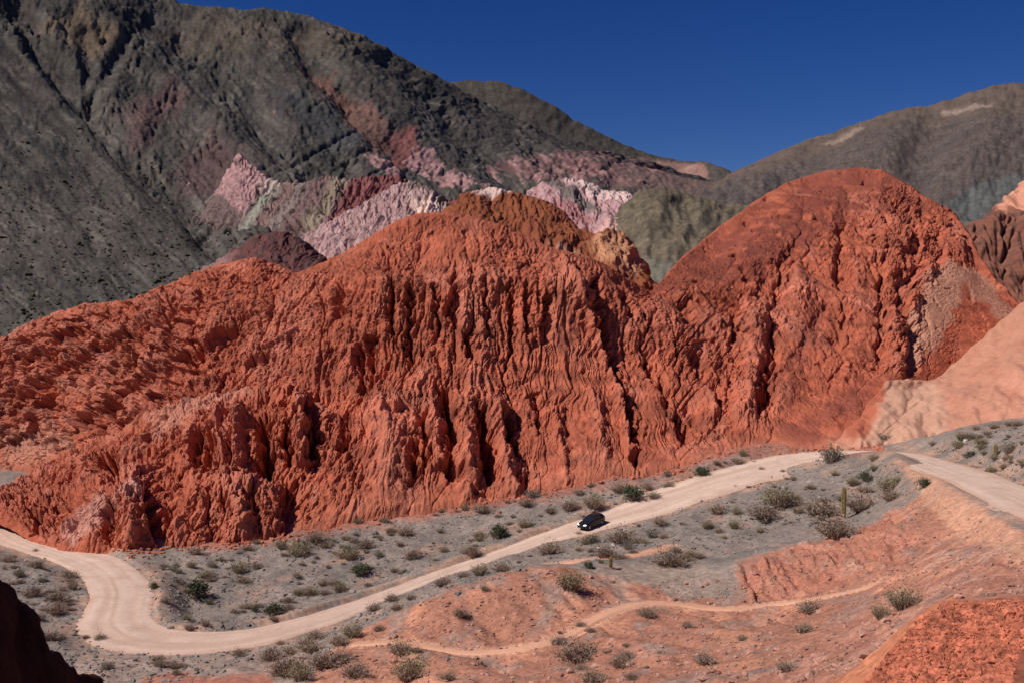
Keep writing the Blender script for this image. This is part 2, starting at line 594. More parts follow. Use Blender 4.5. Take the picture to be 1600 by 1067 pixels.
e0 = [(1000, 340, 1300), (1300, 345, 1250), (1500, 370, 1200), (2000, 380, 1100)]
e1 = [(1000, 300, 1800), (1300, 270, 1800), (1500, 260, 1750), (2000, 250, 1700)]
e2 = [(1000, 305, 2500), (1100, 288, 2500), (1150, 268, 2500), (1200, 245, 2500), (1260, 220, 2500), (1300, 207, 2500), (1350, 190, 2500), (1400, 173, 2500), (1450, 165, 2500), (1500, 150, 2500),
      (1550, 135, 2500), (1595, 129, 2500), (1650, 135, 2500), (1800, 190, 2500), (2000, 260, 2500)]
P, gx, gy, cr = surf([e0, e1, e2], 420, [60, 90], 1010, 1900, smooth_rows=8, smooth_cols=6)
D = (9 * fbm(gx / 150, gy / 120, 3, 14)) + 0.6 * lines_feature(gx, gy, [
    (25, 40, [(1400, 175), (1380, 230), (1340, 290)]), (-20, 30, [(1480, 160), (1450, 230), (1420, 300)]),
    (22, 40, [(1560, 140), (1540, 210), (1500, 280)]), (-20, 30, [(1300, 215), (1270, 250), (1230, 300)])])
D, A = erode(P, D, cr, iters=10, K=0.004, m=0.36, dmax=14, reach=3, talus=0.04)
D += 3.0 * fbm(gx / 14, gy / 14, 3, 4)
P2 = P + normals(P) * D[..., None]
P2 = fix_crest(P2, cr, e2, 8, 30)
c = np.zeros(P.shape) + np.array([0.100, 0.075, 0.065])
c = paint(c, sstep(-0.1, 0.5, fbm(gx / 60, gy / 30, 4, 5)), (0.078, 0.062, 0.057), 0.8)
c = c * (1 + 0.32 * fbm(gx / 3, gy / 3, 3, 402))[..., None]
top = poly_mask(gx, gy + 8 * fbm(gx / 25, gy / 25, 3, 4), [(1000, 90), (1900, 90), (1900, 205), (1500, 178), (1400, 195), (1300, 225), (1150, 285), (1000, 300)], 6)
c = paint(c, top, (0.118, 0.084, 0.066), 0.7)
mk = poly_mask(gx, gy + 3 * fbm(gx / 9, gy / 9, 2, 7), [(1470, 163), (1550, 161), (1552, 168), (1470, 170)], 3)
mk = np.maximum(mk, poly_mask(gx, gy + 3 * fbm(gx / 9, gy / 9, 2, 7), [(1285, 213), (1345, 190), (1352, 196), (1300, 216)], 3))
c = paint(c, mk, (0.30, 0.215, 0.17), 0.65)
c = paint(c, poly_mask(gx + 5 * fbm(gx / 30, gy / 30, 2, 7), gy + 4 * fbm(gx / 30, gy / 30, 2, 8), [(1480, 320), (1530, 290), (1600, 270), (1900, 250), (1900, 400), (1450, 400)], 6), (0.098, 0.104, 0.098), 0.75)
structure(grid_obj("mountain", P2, c, M_MOUNT))

# ------------------------------------------------------------------ banded pink and grey hills in the middle distance
def small_hill(name, contours, rows, x0, x1, ncol, seed, paintf, amp=3.0, flute=2.5, spacing=7.0, mat=None, er=14, K=0.03, dmax=6, sc=4, sr=4, features=None, rough=0.0):
    P, gx, gy, cr = surf(contours, ncol, rows, x0, x1, smooth_rows=sr, smooth_cols=sc)
    s = P[..., 0]
    t = P[..., 2] * 1.3 + P[..., 1] * 0.3
    D = amp * fbm(gx / 45, gy / 45, 3, seed)
    if features:
        D += lines_feature(gx, gy, features)
    D, A = erode(P, D, cr, iters=er, K=K, m=0.4, dmax=dmax, reach=2, talus=0.2)
    s2 = s + spacing * 0.5 * fbm(s / spacing / 3, t / spacing / 3, 2, seed + 2)
    D += flute * (billow(s2 / spacing, t / spacing / 7, 3, seed + 5) - 0.4) + 0.18 * flute * fbm(s / spacing * 2, t / spacing * 1.0, 3, seed + 9)
    if rough:
        D += rough * (0.5 * facet(s2 / spacing * 1.4, t / spacing / 1.6, seed + 11) + 0.3 * facet(s2 / spacing * 3, t / spacing / 0.8, seed + 12))
    P2 = P + normals(P) * D[..., None]
    P2 = fix_crest(P2, cr, contours[-1], 5, 25)
    structure(grid_obj(name, P2, paintf(gx, gy), mat or M_PINK, not rough))


def warp(gx, gy, a, sc=10, s=0):
    return gx + a * fbm(gx / sc, gy / sc, 3, s + 3), gy + a * fbm(gx / sc, gy / sc, 3, s + 7)


def paint_banded(gx, gy):
    x, y = warp(gx, gy, 5, 14, 1)
    c = np.zeros(gx.shape + (3,)) + np.array([0.155, 0.105, 0.095])
    u = (x - 395) * 1.0 + (y - 300) * 0.55
    c = paint(c, np.exp(-((u - 25) / 9) ** 2), (0.27, 0.27, 0.215), 0.8)
    c = paint(c, np.exp(-((u - 45) / 9) ** 2), (0.24, 0.145, 0.125), 0.8)
    c = paint(c, np.exp(-((u - 65) / 8) ** 2), (0.27, 0.21, 0.185), 0.7)
    c = paint(c, np.exp(-((u - 95) / 12) ** 2), (0.185, 0.105, 0.10), 0.8)
    c = paint(c, np.exp(-((u - 125) / 11) ** 2), (0.29, 0.22, 0.15), 0.8)
    c = paint(c, sstep(135, 150, u), (0.185, 0.060, 0.058), 0.9)
    pk = poly_mask(x, y, [(335, 300), (350, 262), (376, 232), (400, 258), (420, 275), (400, 300), (385, 345), (360, 320)], 4)
    pk = sstep(0.35, 0.6, pk * 0.75 + 0.35 * fbm(gx / 4, gy / 9, 3, 12))
    c = paint(c, pk, np.array([0.37, 0.205, 0.20]) * (1 + 0.35 * pn(gx / 5, gy / 7, 8)[..., None]), 0.9)
    c = paint(c, poly_mask(x, y, [(398, 285), (420, 272), (440, 282), (410, 300)], 4), (0.55, 0.38, 0.34), 0.7)
    return c


small_hill("banded_hill",
           [[(300, 345, 770), (340, 350, 745), (380, 358, 722), (440, 370, 690), (500, 378, 660), (600, 360, 680), (680, 340, 700), (720, 335, 720)],
            [(300, 340, 800), (335, 300, 800), (355, 268, 800), (375, 240, 795), (400, 262, 785), (425, 281, 770), (470, 286, 750), (515, 274, 740), (545, 280, 740), (590, 274, 745), (615, 274, 750), (680, 300, 770), (720, 320, 790)]],
           [110], 305, 715, 300, 40, paint_banded, amp=4, flute=3.4, spacing=6, dmax=7, K=0.03, rough=1.3)


def paint_pale(gx, gy):
    x, y = warp(gx, gy, 4, 12, 2)
    c = np.zeros(gx.shape + (3,)) + np.array([0.36, 0.215, 0.205])
    c = paint(c, sstep(0.1, 0.6, fbm(gx / 14, gy / 20, 3, 2)), (0.50, 0.335, 0.31), 0.7)
    c = paint(c, sstep(0.2, 0.7, fbm(gx / 10, gy / 16, 3, 9)), (0.25, 0.14, 0.135), 0.75)
    c = paint(c, poly_mask(x, y, [(640, 310), (690, 305), (725, 330), (720, 350), (650, 345)], 8), (0.66, 0.46, 0.38), 0.8)
    c = paint(c, poly_mask(x, y, [(625, 290), (660, 272), (740, 325), (735, 345), (690, 320), (668, 296)], 4), (0.135, 0.100, 0.082), 0.9)
    return c


small_hill("pale_pink_hill",
           [[(430, 440, 440), (500, 430, 430), (600, 410, 420), (720, 400, 420), (760, 400, 430)],
            [(430, 400, 520), (470, 372, 520), (500, 353, 520), (560, 322, 530), (620, 287, 545), (650, 283, 545), (675, 295, 540), (700, 318, 530), (725, 334, 520), (760, 370, 500)]],
           [110], 435, 755, 260, 44, paint_pale, amp=2, flute=2.6, spacing=4, dmax=4, K=0.025, rough=0.9)


def paint_maroon(gx, gy):
    c = np.zeros(gx.shape + (3,)) + np.array([0.118, 0.048, 0.044])
    c = paint(c, sstep(0.0, 0.6, fbm(gx / 18, gy / 14, 4, 6)), (0.080, 0.047, 0.042), 0.8)
    return paint(c, poly_mask(gx, gy + 4 * fbm(gx / 9, gy / 9, 2, 2), [(250, 440), (300, 405), (370, 392), (340, 430), (260, 460)], 8), (0.27, 0.15, 0.14), 0.7)


small_hill("maroon_hill",
           [[(240, 470, 360), (330, 455, 345), (420, 445, 335), (520, 440, 330), (560, 440, 335)],
            [(240, 460, 420), (290, 435, 410), (330, 412, 400), (370, 388, 395), (400, 366, 395), (440, 361, 395), (470, 372, 395), (495, 392, 395), (520, 412, 395), (560, 440, 395)]],
           [70], 245, 555, 200, 47, paint_maroon, amp=2, flute=0.9, spacing=3.5, K=0.015, rough=1.0)


def paint_far_pink(gx, gy):
    x, y = warp(gx, gy, 4, 12, 3)
    c = np.zeros(gx.shape + (3,)) + np.array([0.41, 0.24, 0.235])
    c = paint(c, sstep(0.1, 0.6, fbm(gx / 8, gy / 16, 3, 2)), (0.27, 0.13, 0.13), 0.8)
    c = paint(c, poly_mask(x, y, [(880, 278), (925, 280), (985, 300), (985, 322), (960, 318), (920, 305)], 4), (0.56, 0.40, 0.36), 0.85)
    c = paint(c, poly_mask(x, y, [(840, 270), (870, 275), (930, 318), (945, 340), (915, 325), (870, 300)], 4), (0.118, 0.100, 0.088), 0.9)
    c = paint(c, poly_mask(x, y, [(860, 310), (905, 318), (930, 345), (900, 350)], 5), (0.29, 0.115, 0.115), 0.8)
    c = paint(c, poly_mask(x, y, [(915, 365), (960, 345), (990, 345), (960, 380)], 4), (0.58, 0.34, 0.27), 0.7)
    return c


small_hill("pink_hill",
           [[(820, 420, 560), (900, 420, 540), (1000, 420, 540), (1060, 420, 560)],
            [(820, 350, 640), (900, 360, 630), (960, 350, 640), (1000, 345, 650), (1060, 350, 660)],
            [(820, 300, 800), (850, 285, 790), (890, 278, 780), (920, 285, 780), (945, 298, 780), (980, 300, 780), (1010, 312, 790), (1060, 330, 800)]],
           [50, 70], 825, 1055, 200, 52, paint_far_pink, amp=4, flute=2.6, spacing=5, dmax=5, K=0.025, rough=1.0)


def paint_olive(gx, gy):
    c = np.zeros(gx.shape + (3,)) + np.array([0.132, 0.103, 0.070])
    c = paint(c, sstep(0.0, 0.6, fbm(gx / 25, gy / 18, 4, 6)), (0.096, 0.077, 0.055), 0.8)
    c = c * (1 + 0.3 * fbm(gx / 4, gy / 4, 3, 403))[..., None]
    c = paint(c, poly_mask(gx, gy + 5 * fbm(gx / 9, gy / 9, 2, 2), [(960, 395), (1010, 405), (1060, 410), (1060, 470), (960, 470)], 5), (0.165, 0.155, 0.120), 0.7)
    return c


small_hill("olive_hill",
           [[(950, 470, 420), (1000, 470, 410), (1100, 440, 420), (1250, 420, 460)],
            [(950, 400, 520), (1000, 392, 530), (1060, 372, 560), (1250, 370, 600)],
            [(950, 350, 680), (975, 318, 690), (1000, 297, 700), (1040, 292, 710), (1080, 305, 715), (1130, 318, 720), (1180, 322, 730), (1250, 335, 740)]],
           [50, 60], 955, 1245, 220, 57, paint_olive, amp=4, flute=0.5, spacing=5, dmax=3, K=0.004, mat=M_MOUNT)


def paint_orange(gx, gy):
    x, y = warp(gx, gy, 5, 14, 5)
    c = np.zeros(gx.shape + (3,)) + np.array([0.215, 0.066, 0.030])
    c = paint(c, sstep(0.1, 0.6, fbm(gx / 24, gy / 16, 4, 6)), RED_DARK, 0.7)
    c = paint(c, poly_mask(x, y, [(920, 375), (945, 358), (975, 362), (1000, 385), (1020, 398), (1000, 430), (960, 420), (930, 400)], 7), (0.50, 0.24, 0.13), 0.8)
    c = paint(c, poly_mask(x, y, [(860, 385), (890, 388), (915, 402), (890, 405)], 5), (0.45, 0.27, 0.185), 0.8)
    c = paint(c, poly_mask(x, y, [(735, 300), (770, 285), (800, 298), (760, 304)], 4), PALE, 0.8)
    return c


small_hill("orange_hill",
           [[(640, 430, 270), (740, 420, 270), (850, 430, 268), (930, 440, 266), (1010, 450, 270), (1050, 450, 280)],
            [(640, 380, 330), (700, 322, 345), (730, 300, 350), (770, 293, 355), (810, 302, 355), (850, 312, 350), (880, 330, 345), (905, 356, 340), (930, 366, 335), (950, 356, 340), (975, 363, 345), (990, 383, 345), (1003, 403, 345), (1014, 428, 343), (1050, 480, 340)]],
           [100], 650, 1040, 300, 62, paint_orange, amp=2, flute=1.1, spacing=3, dmax=4, K=0.012, rough=0.9, mat=M_ROCK)

# ------------------------------------------------------------------ the red badlands hill
b0 = [(-260, 724, 225), (0, 724, 222), (80, 724, 212), (150, 760, 195), (250, 810, 172), (330, 850, 156), (430, 836, 156), (530, 820, 160), (600, 808, 163), (700, 795, 166),
      (850, 770, 170), (950, 747, 173), (1060, 735, 175), (1110, 712, 178), (1200, 695, 182), (1250, 702, 178), (1300, 703, 177), (1370, 697, 178), (1410, 670, 190), (1450, 640, 212), (1500, 620, 225), (1700, 600, 235)]
b1 = [(-260, 700, 229), (0, 690, 226), (80, 690, 217), (150, 700, 201), (250, 690, 188), (330, 670, 183), (430, 665, 182), (520, 690, 174), (600, 660, 179), (700, 650, 181),
      (850, 650, 185), (950, 640, 190), (1060, 620, 196), (1110, 600, 203), (1200, 585, 210), (1300, 590, 210), (1400, 580, 218), (1500, 560, 240), (1700, 540, 250)]
b2 = [(-260, 670, 233), (0, 630, 231), (100, 610, 222), (200, 590, 209), (300, 570, 201), (400, 570, 198), (500, 570, 195), (600, 555, 194), (700, 545, 195), (850, 545, 199),
      (950, 545, 204), (1060, 540, 212), (1110, 520, 222), (1200, 480, 238), (1300, 470, 246), (1400, 470, 248), (1500, 480, 260), (1560, 520, 258), (1700, 590, 256)]
b3 = [(-260, 640, 237), (0, 570, 236), (100, 540, 230), (200, 520, 219), (300, 490, 213), (400, 470, 209), (500, 465, 206), (590, 437, 201), (700, 434, 202), (840, 442, 206),
      (920, 450, 210), (1000, 470, 219), (1060, 490, 223), (1110, 460, 238), (1200, 390, 266), (1300, 360, 280), (1400, 370, 280), (1490, 410, 282), (1530, 455, 276), (1590, 505, 270), (1700, 570, 268)]
b3b = [(-260, 630, 239), (0, 550, 239), (100, 512, 235), (200, 495, 225), (300, 455, 220), (400, 430, 217), (500, 436, 215), (590, 415, 211), (700, 405, 212), (840, 418, 214),
       (920, 428, 217), (1000, 462, 224), (1020, 464, 227), (1060, 450, 236), (1110, 415, 258), (1200, 345, 290), (1300, 310, 304), (1400, 320, 303), (1490, 370, 298), (1530, 430, 288), (1590, 490, 278), (1700, 560, 274)]
b4 = [(-260, 610, 243), (0, 530, 243), (60, 497, 242), (130, 475, 239), (200, 469, 233), (240, 454, 231), (300, 427, 229), (340, 414, 229), (400, 401, 229), (430, 411, 234), (465, 427, 232), (495, 414, 229),
      (540, 394, 228), (580, 369, 228), (620, 345, 228), (655, 333, 229), (700, 331, 230), (740, 339, 230), (780, 350, 230), (830, 374, 229), (870, 389, 229), (920, 401, 229), (960, 421, 230), (1000, 446, 235),
      (1018, 456, 240), (1045, 424, 255), (1080, 390, 275), (1130, 350, 298), (1180, 315, 313), (1230, 285, 323), (1290, 267, 328), (1340, 262, 328), (1380, 266, 326), (1410, 284, 322), (1450, 309, 317),
      (1495, 334, 312), (1512, 362, 306), (1530, 400, 298), (1555, 435, 290), (1590, 470, 284), (1700, 540, 280)]
P, gx, gy, cr = surf([b0, b1, b2, b3, b3b, b4], 1240, [100, 80, 95, 40, 55], -230, 1660, smooth_rows=5, smooth_cols=4)
s = P[..., 0]
t = np.cumsum(np.concatenate([np.zeros((1, P.shape[1])), np.linalg.norm(np.diff(P, axis=0), axis=-1)], 0), 0)
dome = sstep(1020, 1120, gx) * sstep(720, 560, gy + (gx - 1100) * 0.2)
D = 2.0 * fbm(s / 18, t / 30, 2, 15) + 0.5 * fbm(s / 5, t / 12, 3, 25)
G, R_ = -1, 1
feat = [
    # gullies and slots
    (-5.0, 11, [(412, 660), (416, 735)]), (-4.0, 8, [(447, 668), (447, 715)]), (-4.2, 8, [(490, 622), (490, 712)]), (-3.6, 8, [(328, 668), (328, 722)]),
    (-3.5, 10, [(166, 715), (176, 735)]), (-3.0, 8, [(200, 555), (208, 580)]), (-3.0, 7, [(262, 515), (270, 556)]), (-3, 10, [(60, 640), (80, 625)]), (-3, 9, [(75, 560), (84, 566)]),
    (-3.6, 8, [(712, 436), (711, 500)]), (-3.4, 7, [(730, 525), (740, 560)]), (-3.6, 7, [(857, 462), (852, 530)]), (-3.2, 7, [(580, 535), (579, 592)]), (-3.2, 6, [(562, 545), (566, 605)]),
    (-3, 8, [(530, 455), (528, 490)]), (-2.8, 6, [(641, 445), (640, 565)]), (-2.4, 5, [(611, 436), (611, 515)]), (-2.2, 5, [(800, 440), (799, 545)]), (-2.4, 5, [(680, 440), (684, 520)]),
    (-2.2, 5, [(760, 440), (762, 510)]), (-2.2, 5, [(826, 445), (826, 520)]), (-3.6, 8, [(690, 610), (700, 640), (710, 690)]), (-4.0, 9, [(752, 640), (758, 690), (764, 750)]),
    (-2.6, 6, [(790, 650), (799, 695)]), (-2.6, 6, [(838, 610), (842, 660)]), (-3.4, 8, [(930, 440), (945, 525), (960, 580), (970, 610), (985, 665), (999, 725)]),
    (-2.8, 7, [(1012, 548), (1020, 580)]), (-2.8, 6, [(1036, 600), (1044, 622)]), (-2.6, 7, [(1062, 645), (1070, 675)]), (-2.4, 6, [(976, 455), (982, 490)]),
    (-2.4, 6, [(648, 690), (648, 755)]), (-2.6, 6, [(663, 655), (667, 712)]), (-3.0, 8, [(542, 650), (538, 700)]), (-3, 8, [(700, 730), (760, 775)]), (-3, 9, [(820, 745), (826, 768)]),
    (-3.4, 8, [(1228, 400), (1218, 450), (1208, 490), (1209, 555), (1196, 580), (1198, 610), (1188, 640)]), (-4, 9, [(1404, 425), (1414, 480), (1430, 520), (1424, 580)]), (-3.4, 8, [(1380, 405), (1378, 480), (1376, 556)]),
    (-3.5, 9, [(1474, 395), (1472, 430)]), (-2.8, 8, [(1290, 480), (1250, 550), (1205, 612)]), (-3, 8, [(1148, 500), (1146, 530)]), (-2.6, 8, [(1068, 480), (1072, 505)]), (-3, 8, [(1088, 555), (1100, 578)]),
    (-2.8, 7, [(1118, 600), (1124, 622)]), (-2.6, 9, [(1320, 310), (1310, 380), (1318, 450)]), (-2.4, 8, [(1260, 320), (1240, 390)]), (-2.4, 8, [(1420, 330), (1440, 400)]),
    (-3.6, 12, [(1420, 420), (1450, 480)]), (-3, 8, [(1500, 430), (1540, 520)]),
    # diagonal spurs of the left part
    (1.9, 10, [(400, 480), (300, 540), (180, 620), (80, 690)]), (1.9, 9, [(330, 430), (220, 490), (100, 560), (0, 620)]), (1.7, 8, [(460, 520), (360, 570), (260, 620), (180, 680)]), (1.6, 8, [(200, 475), (100, 525), (0, 580)]), (2.4, 8, [(60, 640), (0, 680)]),
    (-2.2, 7, [(360, 520), (250, 590), (140, 660)]), (-2.2, 7, [(270, 480), (160, 545), (40, 620)]), (-2.6, 8, [(140, 510), (40, 565)]),
    # ribs and knolls
    (3.2, 9, [(880, 410), (905, 468), (932, 525), (952, 575), (972, 635), (990, 700)]), (4.4, 26, [(598, 650), (606, 730), (604, 780)]), (3.6, 14, [(726, 690), (735, 765)]),
    (3.0, 12, [(778, 640), (790, 720), (800, 770)]), (2.6, 12, [(675, 640), (684, 720)]), (2.6, 9, [(866, 640), (884, 750)]), (2.4, 10, [(925, 620), (945, 730)]),
    (3.6, 16, [(1245, 420), (1240, 520), (1225, 640)]), (3.4, 16, [(1170, 440), (1172, 560), (1160, 650)]), (3.0, 14, [(1340, 420), (1350, 520), (1320, 600)]), (3, 16, [(1110, 520), (1110, 640)]),
    (3.2, 14, [(1480, 408), (1520, 450), (1580, 500)]), (3.2, 14, [(1438, 470), (1490, 510), (1545, 560)]), (2.8, 12, [(1300, 640), (1310, 690)]), (2.5, 10, [(1335, 630), (1345, 690)]),
]
FE = lines_feature(gx + 8 * fbm(gx / 18, gy / 18, 4, 41), gy + 8 * fbm(gx / 18, gy / 18, 4, 43), feat)
FE = FE * (0.68 + 0.32 * sstep(560, 640, gy))
D += np.where(FE < 0, FE * (1.08 - 0.4 * dome), FE * (0.9 - 0.45 * dome))
D, A = erode(P, D, cr, iters=30, K=0.0100, m=0.42, dmax=2.2, reach=2, talus=0.015)
# organ-pipe flutes on the steep walls, lumpy strata elsewhere
sw = s + 1.3 * fbm(s / 7, t / 9, 3, 33)
wallm = sstep(0.25, 0.75, 0.55 + 0.5 * fbm(gx / 90, gy / 60, 2, 77)) * (1 - 0.8 * dome) * sstep(340, 520, gx)
ledge = sstep(440, 470, gy) * sstep(640, 560, gy) * sstep(500, 600, gx) * sstep(1010, 920, gx)
fl = 0.42 * (billow(sw / 3.0, t / 22, 2, 81) - 0.4) + 0.55 * (0.45 - billow(sw / 1.7, t / 16, 2, 84))
rills = 0.68 * (billow(sw / 0.95, t / 10, 2, 87) - 0.4)
calm = sstep(-0.15, 0.45, fbm(s / 15 + 3, t / 22, 3, 301)) * (1 - 0.6 * ledge) * sstep(470, 620, gx)
slab = np.zeros(gx.shape)
for pg in ([(850, 470), (900, 480), (985, 690), (960, 740), (850, 760), (800, 640)], [(1000, 560), (1060, 640), (1100, 720), (1010, 735)], [(580, 640), (640, 640), (650, 790), (560, 800)], [(1215, 470), (1300, 480), (1290, 600), (1220, 640)], [(1330, 450), (1375, 450), (1375, 560), (1330, 590)]):
    slab = np.maximum(slab, poly_mask(gx + 10 * fbm(gx / 25, gy / 25, 3, 361), gy + 10 * fbm(gx / 25, gy / 25, 3, 367), pg, 12))
calm = np.maximum(calm, slab)
D *= 1 - 0.45 * slab
fine = 1 - 0.72 * calm
D += fine * fl * (1.1 + 0.6 * ledge) * np.clip(wallm + ledge, 0, 1)
D += rills * np.clip(wallm + ledge, 0.35, 1) * (1 - 0.5 * sstep(420, 200, gx))
left = sstep(520, 260, gx)
soft = poly_mask(gx + 6 * fbm(gx / 20, gy / 20, 2, 3), gy + 6 * fbm(gx / 20, gy / 20, 2, 5), [(1480, 405), (1530, 420), (1620, 500), (1620, 640), (1420, 640), (1400, 600), (1450, 560), (1440, 480)], 12)
soft = np.maximum(soft, poly_mask(gx, gy, [(1200, 720), (1220, 640), (1330, 590), (1420, 590), (1420, 720)], 16))
soft = np.maximum(soft, 0.8 * poly_mask(gx, gy, [(1020, 450), (1130, 350), (1290, 255), (1420, 270), (1330, 330), (1200, 390), (1120, 450)], 25))
wx_, wy_ = s + 0.9 * fbm(s / 2.5, t / 2.5, 3, 201), t + 0.9 * fbm(s / 2.5, t / 2.5, 3, 207)
blk = left * facet(wx_ / 5.2 - 0.25 * wy_ / 5.2, wy_ / 4.2 + 0.2 * wx_ / 5.2, 3) + (1 - left) * facet(wx_ / 4.2, wy_ / 8.5, 4)
blk2 = left * facet(wx_ / 2.3 - 0.15 * wy_ / 2.3, wy_ / 2.6 + 0.15 * wx_ / 2.3, 8) + (1 - left) * facet(wx_ / 1.7, wy_ / 5.0, 9)
blk3 = facet(wx_ / 0.9, wy_ / 2.6, 12)
lump = 0.35 * (0.4 - billow(s / 2.2 - 0.5 * t / 2.2, t / 5.0 + 0.2 * s / 3.6, 3, 93, 0.55))
lumpm = np.clip(1.15 - wallm - ledge, 0.2, 1) * (1 - 0.85 * soft)
D += fine * lumpm * (1.0 * lump + (0.45 + 1.35 * left + 0.55 * dome) * blk + (0.40 + 0.35 * left + 0.15 * dome) * blk2)
D += fine * (1 - 0.8 * soft) * 0.22 * blk3
D -= soft * D * 0.7
holes = sstep(0.55, 0.95, fbm(s / 5.0, t / 7.0, 3, 99)) 
D -= 1.9 * holes * np.clip(0.35 + left + dome, 0, 1)
D += 0.26 * fine * fbm(s / 0.9, t / 1.3, 3, 95, 0.6)
foot = sstep(0, 12, t)
D *= 0.25 + 0.75 * foot
D *= (1 - 0.5 * np.exp(-((np.arange(P.shape[0]) - cr) / 22.0) ** 2))[:, None]
D *= 1 - 0.45 * soft
N_ = normals(P)
N_ = np.stack([blur_cols(blur_rows(N_[..., i], 6), 6) for i in range(3)], -1)
# crest displaced mostly sideways so the skyline keeps its photo height
P2 = fix_crest(P + N_ * D[..., None], cr, b4, 7, 60)
x, y = warp(gx, gy, 9, 26, 6)
c = np.zeros(P.shape) + RED
c = paint(c, sstep(0.0, 0.7, fbm(s / 14, t / 18, 4, 16)), RED_PINK, 0.55)
c = paint(c, sstep(0.05, 0.6, fbm(s / 9, t / 16, 4, 19)), RED * 0.74, 0.6)
c = paint(c, sstep(0.15, 0.6, fbm(s / 2.2, t / 4.0, 4, 219)), RED_DARK, 0.5)
c = paint(c, sstep(0.3, 1.5, D), RED_PINK * 1.05, 0.35)
bed = fbm((P[..., 2] + 0.18 * s + 0.8 * fbm(s / 9, t / 9, 2, 311)) / 1.6, s / 70, 4, 305)
c = c * (1 + 0.30 * np.clip(bed, -1, 1))[..., None]
upper = sstep(40, 8, t[cr][None] - t) * sstep(380, 520, gx)
c = paint(c, upper, RED * 0.75, 0.3)
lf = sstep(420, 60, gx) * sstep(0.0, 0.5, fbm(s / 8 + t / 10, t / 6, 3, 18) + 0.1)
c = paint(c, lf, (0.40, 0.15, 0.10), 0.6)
c = paint(c, poly_mask(x, y, [(0, 690), (90, 650), (110, 700), (0, 735)], 12), (0.45, 0.23, 0.16), 0.6)
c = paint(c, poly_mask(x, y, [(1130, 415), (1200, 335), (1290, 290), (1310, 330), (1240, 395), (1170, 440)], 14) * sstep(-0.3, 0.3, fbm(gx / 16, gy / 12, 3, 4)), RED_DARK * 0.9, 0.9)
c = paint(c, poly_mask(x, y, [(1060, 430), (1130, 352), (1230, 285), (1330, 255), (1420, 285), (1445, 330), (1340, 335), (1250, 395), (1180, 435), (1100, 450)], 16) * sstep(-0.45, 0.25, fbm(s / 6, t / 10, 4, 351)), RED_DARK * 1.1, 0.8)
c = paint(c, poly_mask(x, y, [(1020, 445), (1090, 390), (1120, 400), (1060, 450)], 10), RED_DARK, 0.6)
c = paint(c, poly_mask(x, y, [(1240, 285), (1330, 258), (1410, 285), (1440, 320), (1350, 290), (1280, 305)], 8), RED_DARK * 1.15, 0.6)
for pg in ([(1450, 430), (1482, 402), (1508, 428), (1488, 500), (1456, 550), (1418, 580), (1424, 490)], [(1486, 410), (1528, 418), (1592, 492), (1566, 506), (1518, 456)]):
    c = paint(c, poly_mask(x, y, pg, 6), np.array([0.44, 0.225, 0.150]) * (1 + 0.2 * pn(gx / 6, gy / 6, 3)[..., None]), 0.8)
c = paint(c, poly_mask(x, y, [(1200, 690), (1330, 610), (1380, 600), (1300, 660), (1260, 700)], 8), RED_DARK * 1.2, 0.6)
c = paint(c, poly_mask(x, y, [(1270, 480), (1296, 470), (1280, 530), (1215, 610), (1200, 600), (1250, 540)], 6), RED_DARK * 1.25, 0.65)
c = paint(c, np.exp(-((t - 2) / 3.0) ** 2), (0.46, 0.16, 0.095), 0.5)
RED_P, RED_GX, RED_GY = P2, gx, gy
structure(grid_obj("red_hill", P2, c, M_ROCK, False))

# the low spur with columns in front of its left half
s0 = [(-60, 800, 165), (-20, 792, 164), (20, 812, 159), (60, 838, 154), (100, 852, 151), (200, 861, 149.5), (330, 853, 153), (440, 841, 155), (520, 825, 159), (600, 812, 166)]
s1 = [(-60, 799, 165.5), (-20, 790, 165), (45, 785, 164), (100, 800, 160), (150, 768, 158), (225, 757, 158.5), (262, 795, 159), (305, 770, 158), (440, 772, 161), (480, 790, 163), (600, 790, 172)]
s2 = [(-60, 798, 166), (-20, 789, 166), (45, 765, 171), (100, 758, 171), (200, 737, 168), (300, 742, 167), (400, 745, 169), (520, 755, 169), (600, 760, 178)]
s3 = [(-60, 796, 167), (-20, 788, 167), (45, 748, 178), (100, 728, 179), (200, 690, 180), (300, 660, 178), (400, 648, 176), (470, 640, 178), (520, 660, 178), (600, 700, 186)]
s4 = [(-60, 795, 168), (-20, 787, 168), (20, 765, 174), (45, 741, 181), (90, 716, 187), (140, 697, 189), (200, 665, 189), (260, 640, 188), (340, 615, 187), (420, 606, 186), (470, 606, 187), (520, 640, 186), (600, 690, 194)]
P, gx, gy, cr = surf([s0, s1, s2, s3, s4], 440, [60, 30, 60, 30], -50, 590, smooth_rows=4, smooth_cols=3, back=(1.01, 1.03, 1.06), back_drop=(0.01, 0.05, 0.12))
s = P[..., 0]
t = np.cumsum(np.concatenate([np.zeros((1, P.shape[1])), np.linalg.norm(np.diff(P, axis=0), axis=-1)], 0), 0)
D = 1.3 * fbm(s / 12, t / 16, 3, 115) + 0.8 * fbm(s / 4, t / 7, 3, 125)
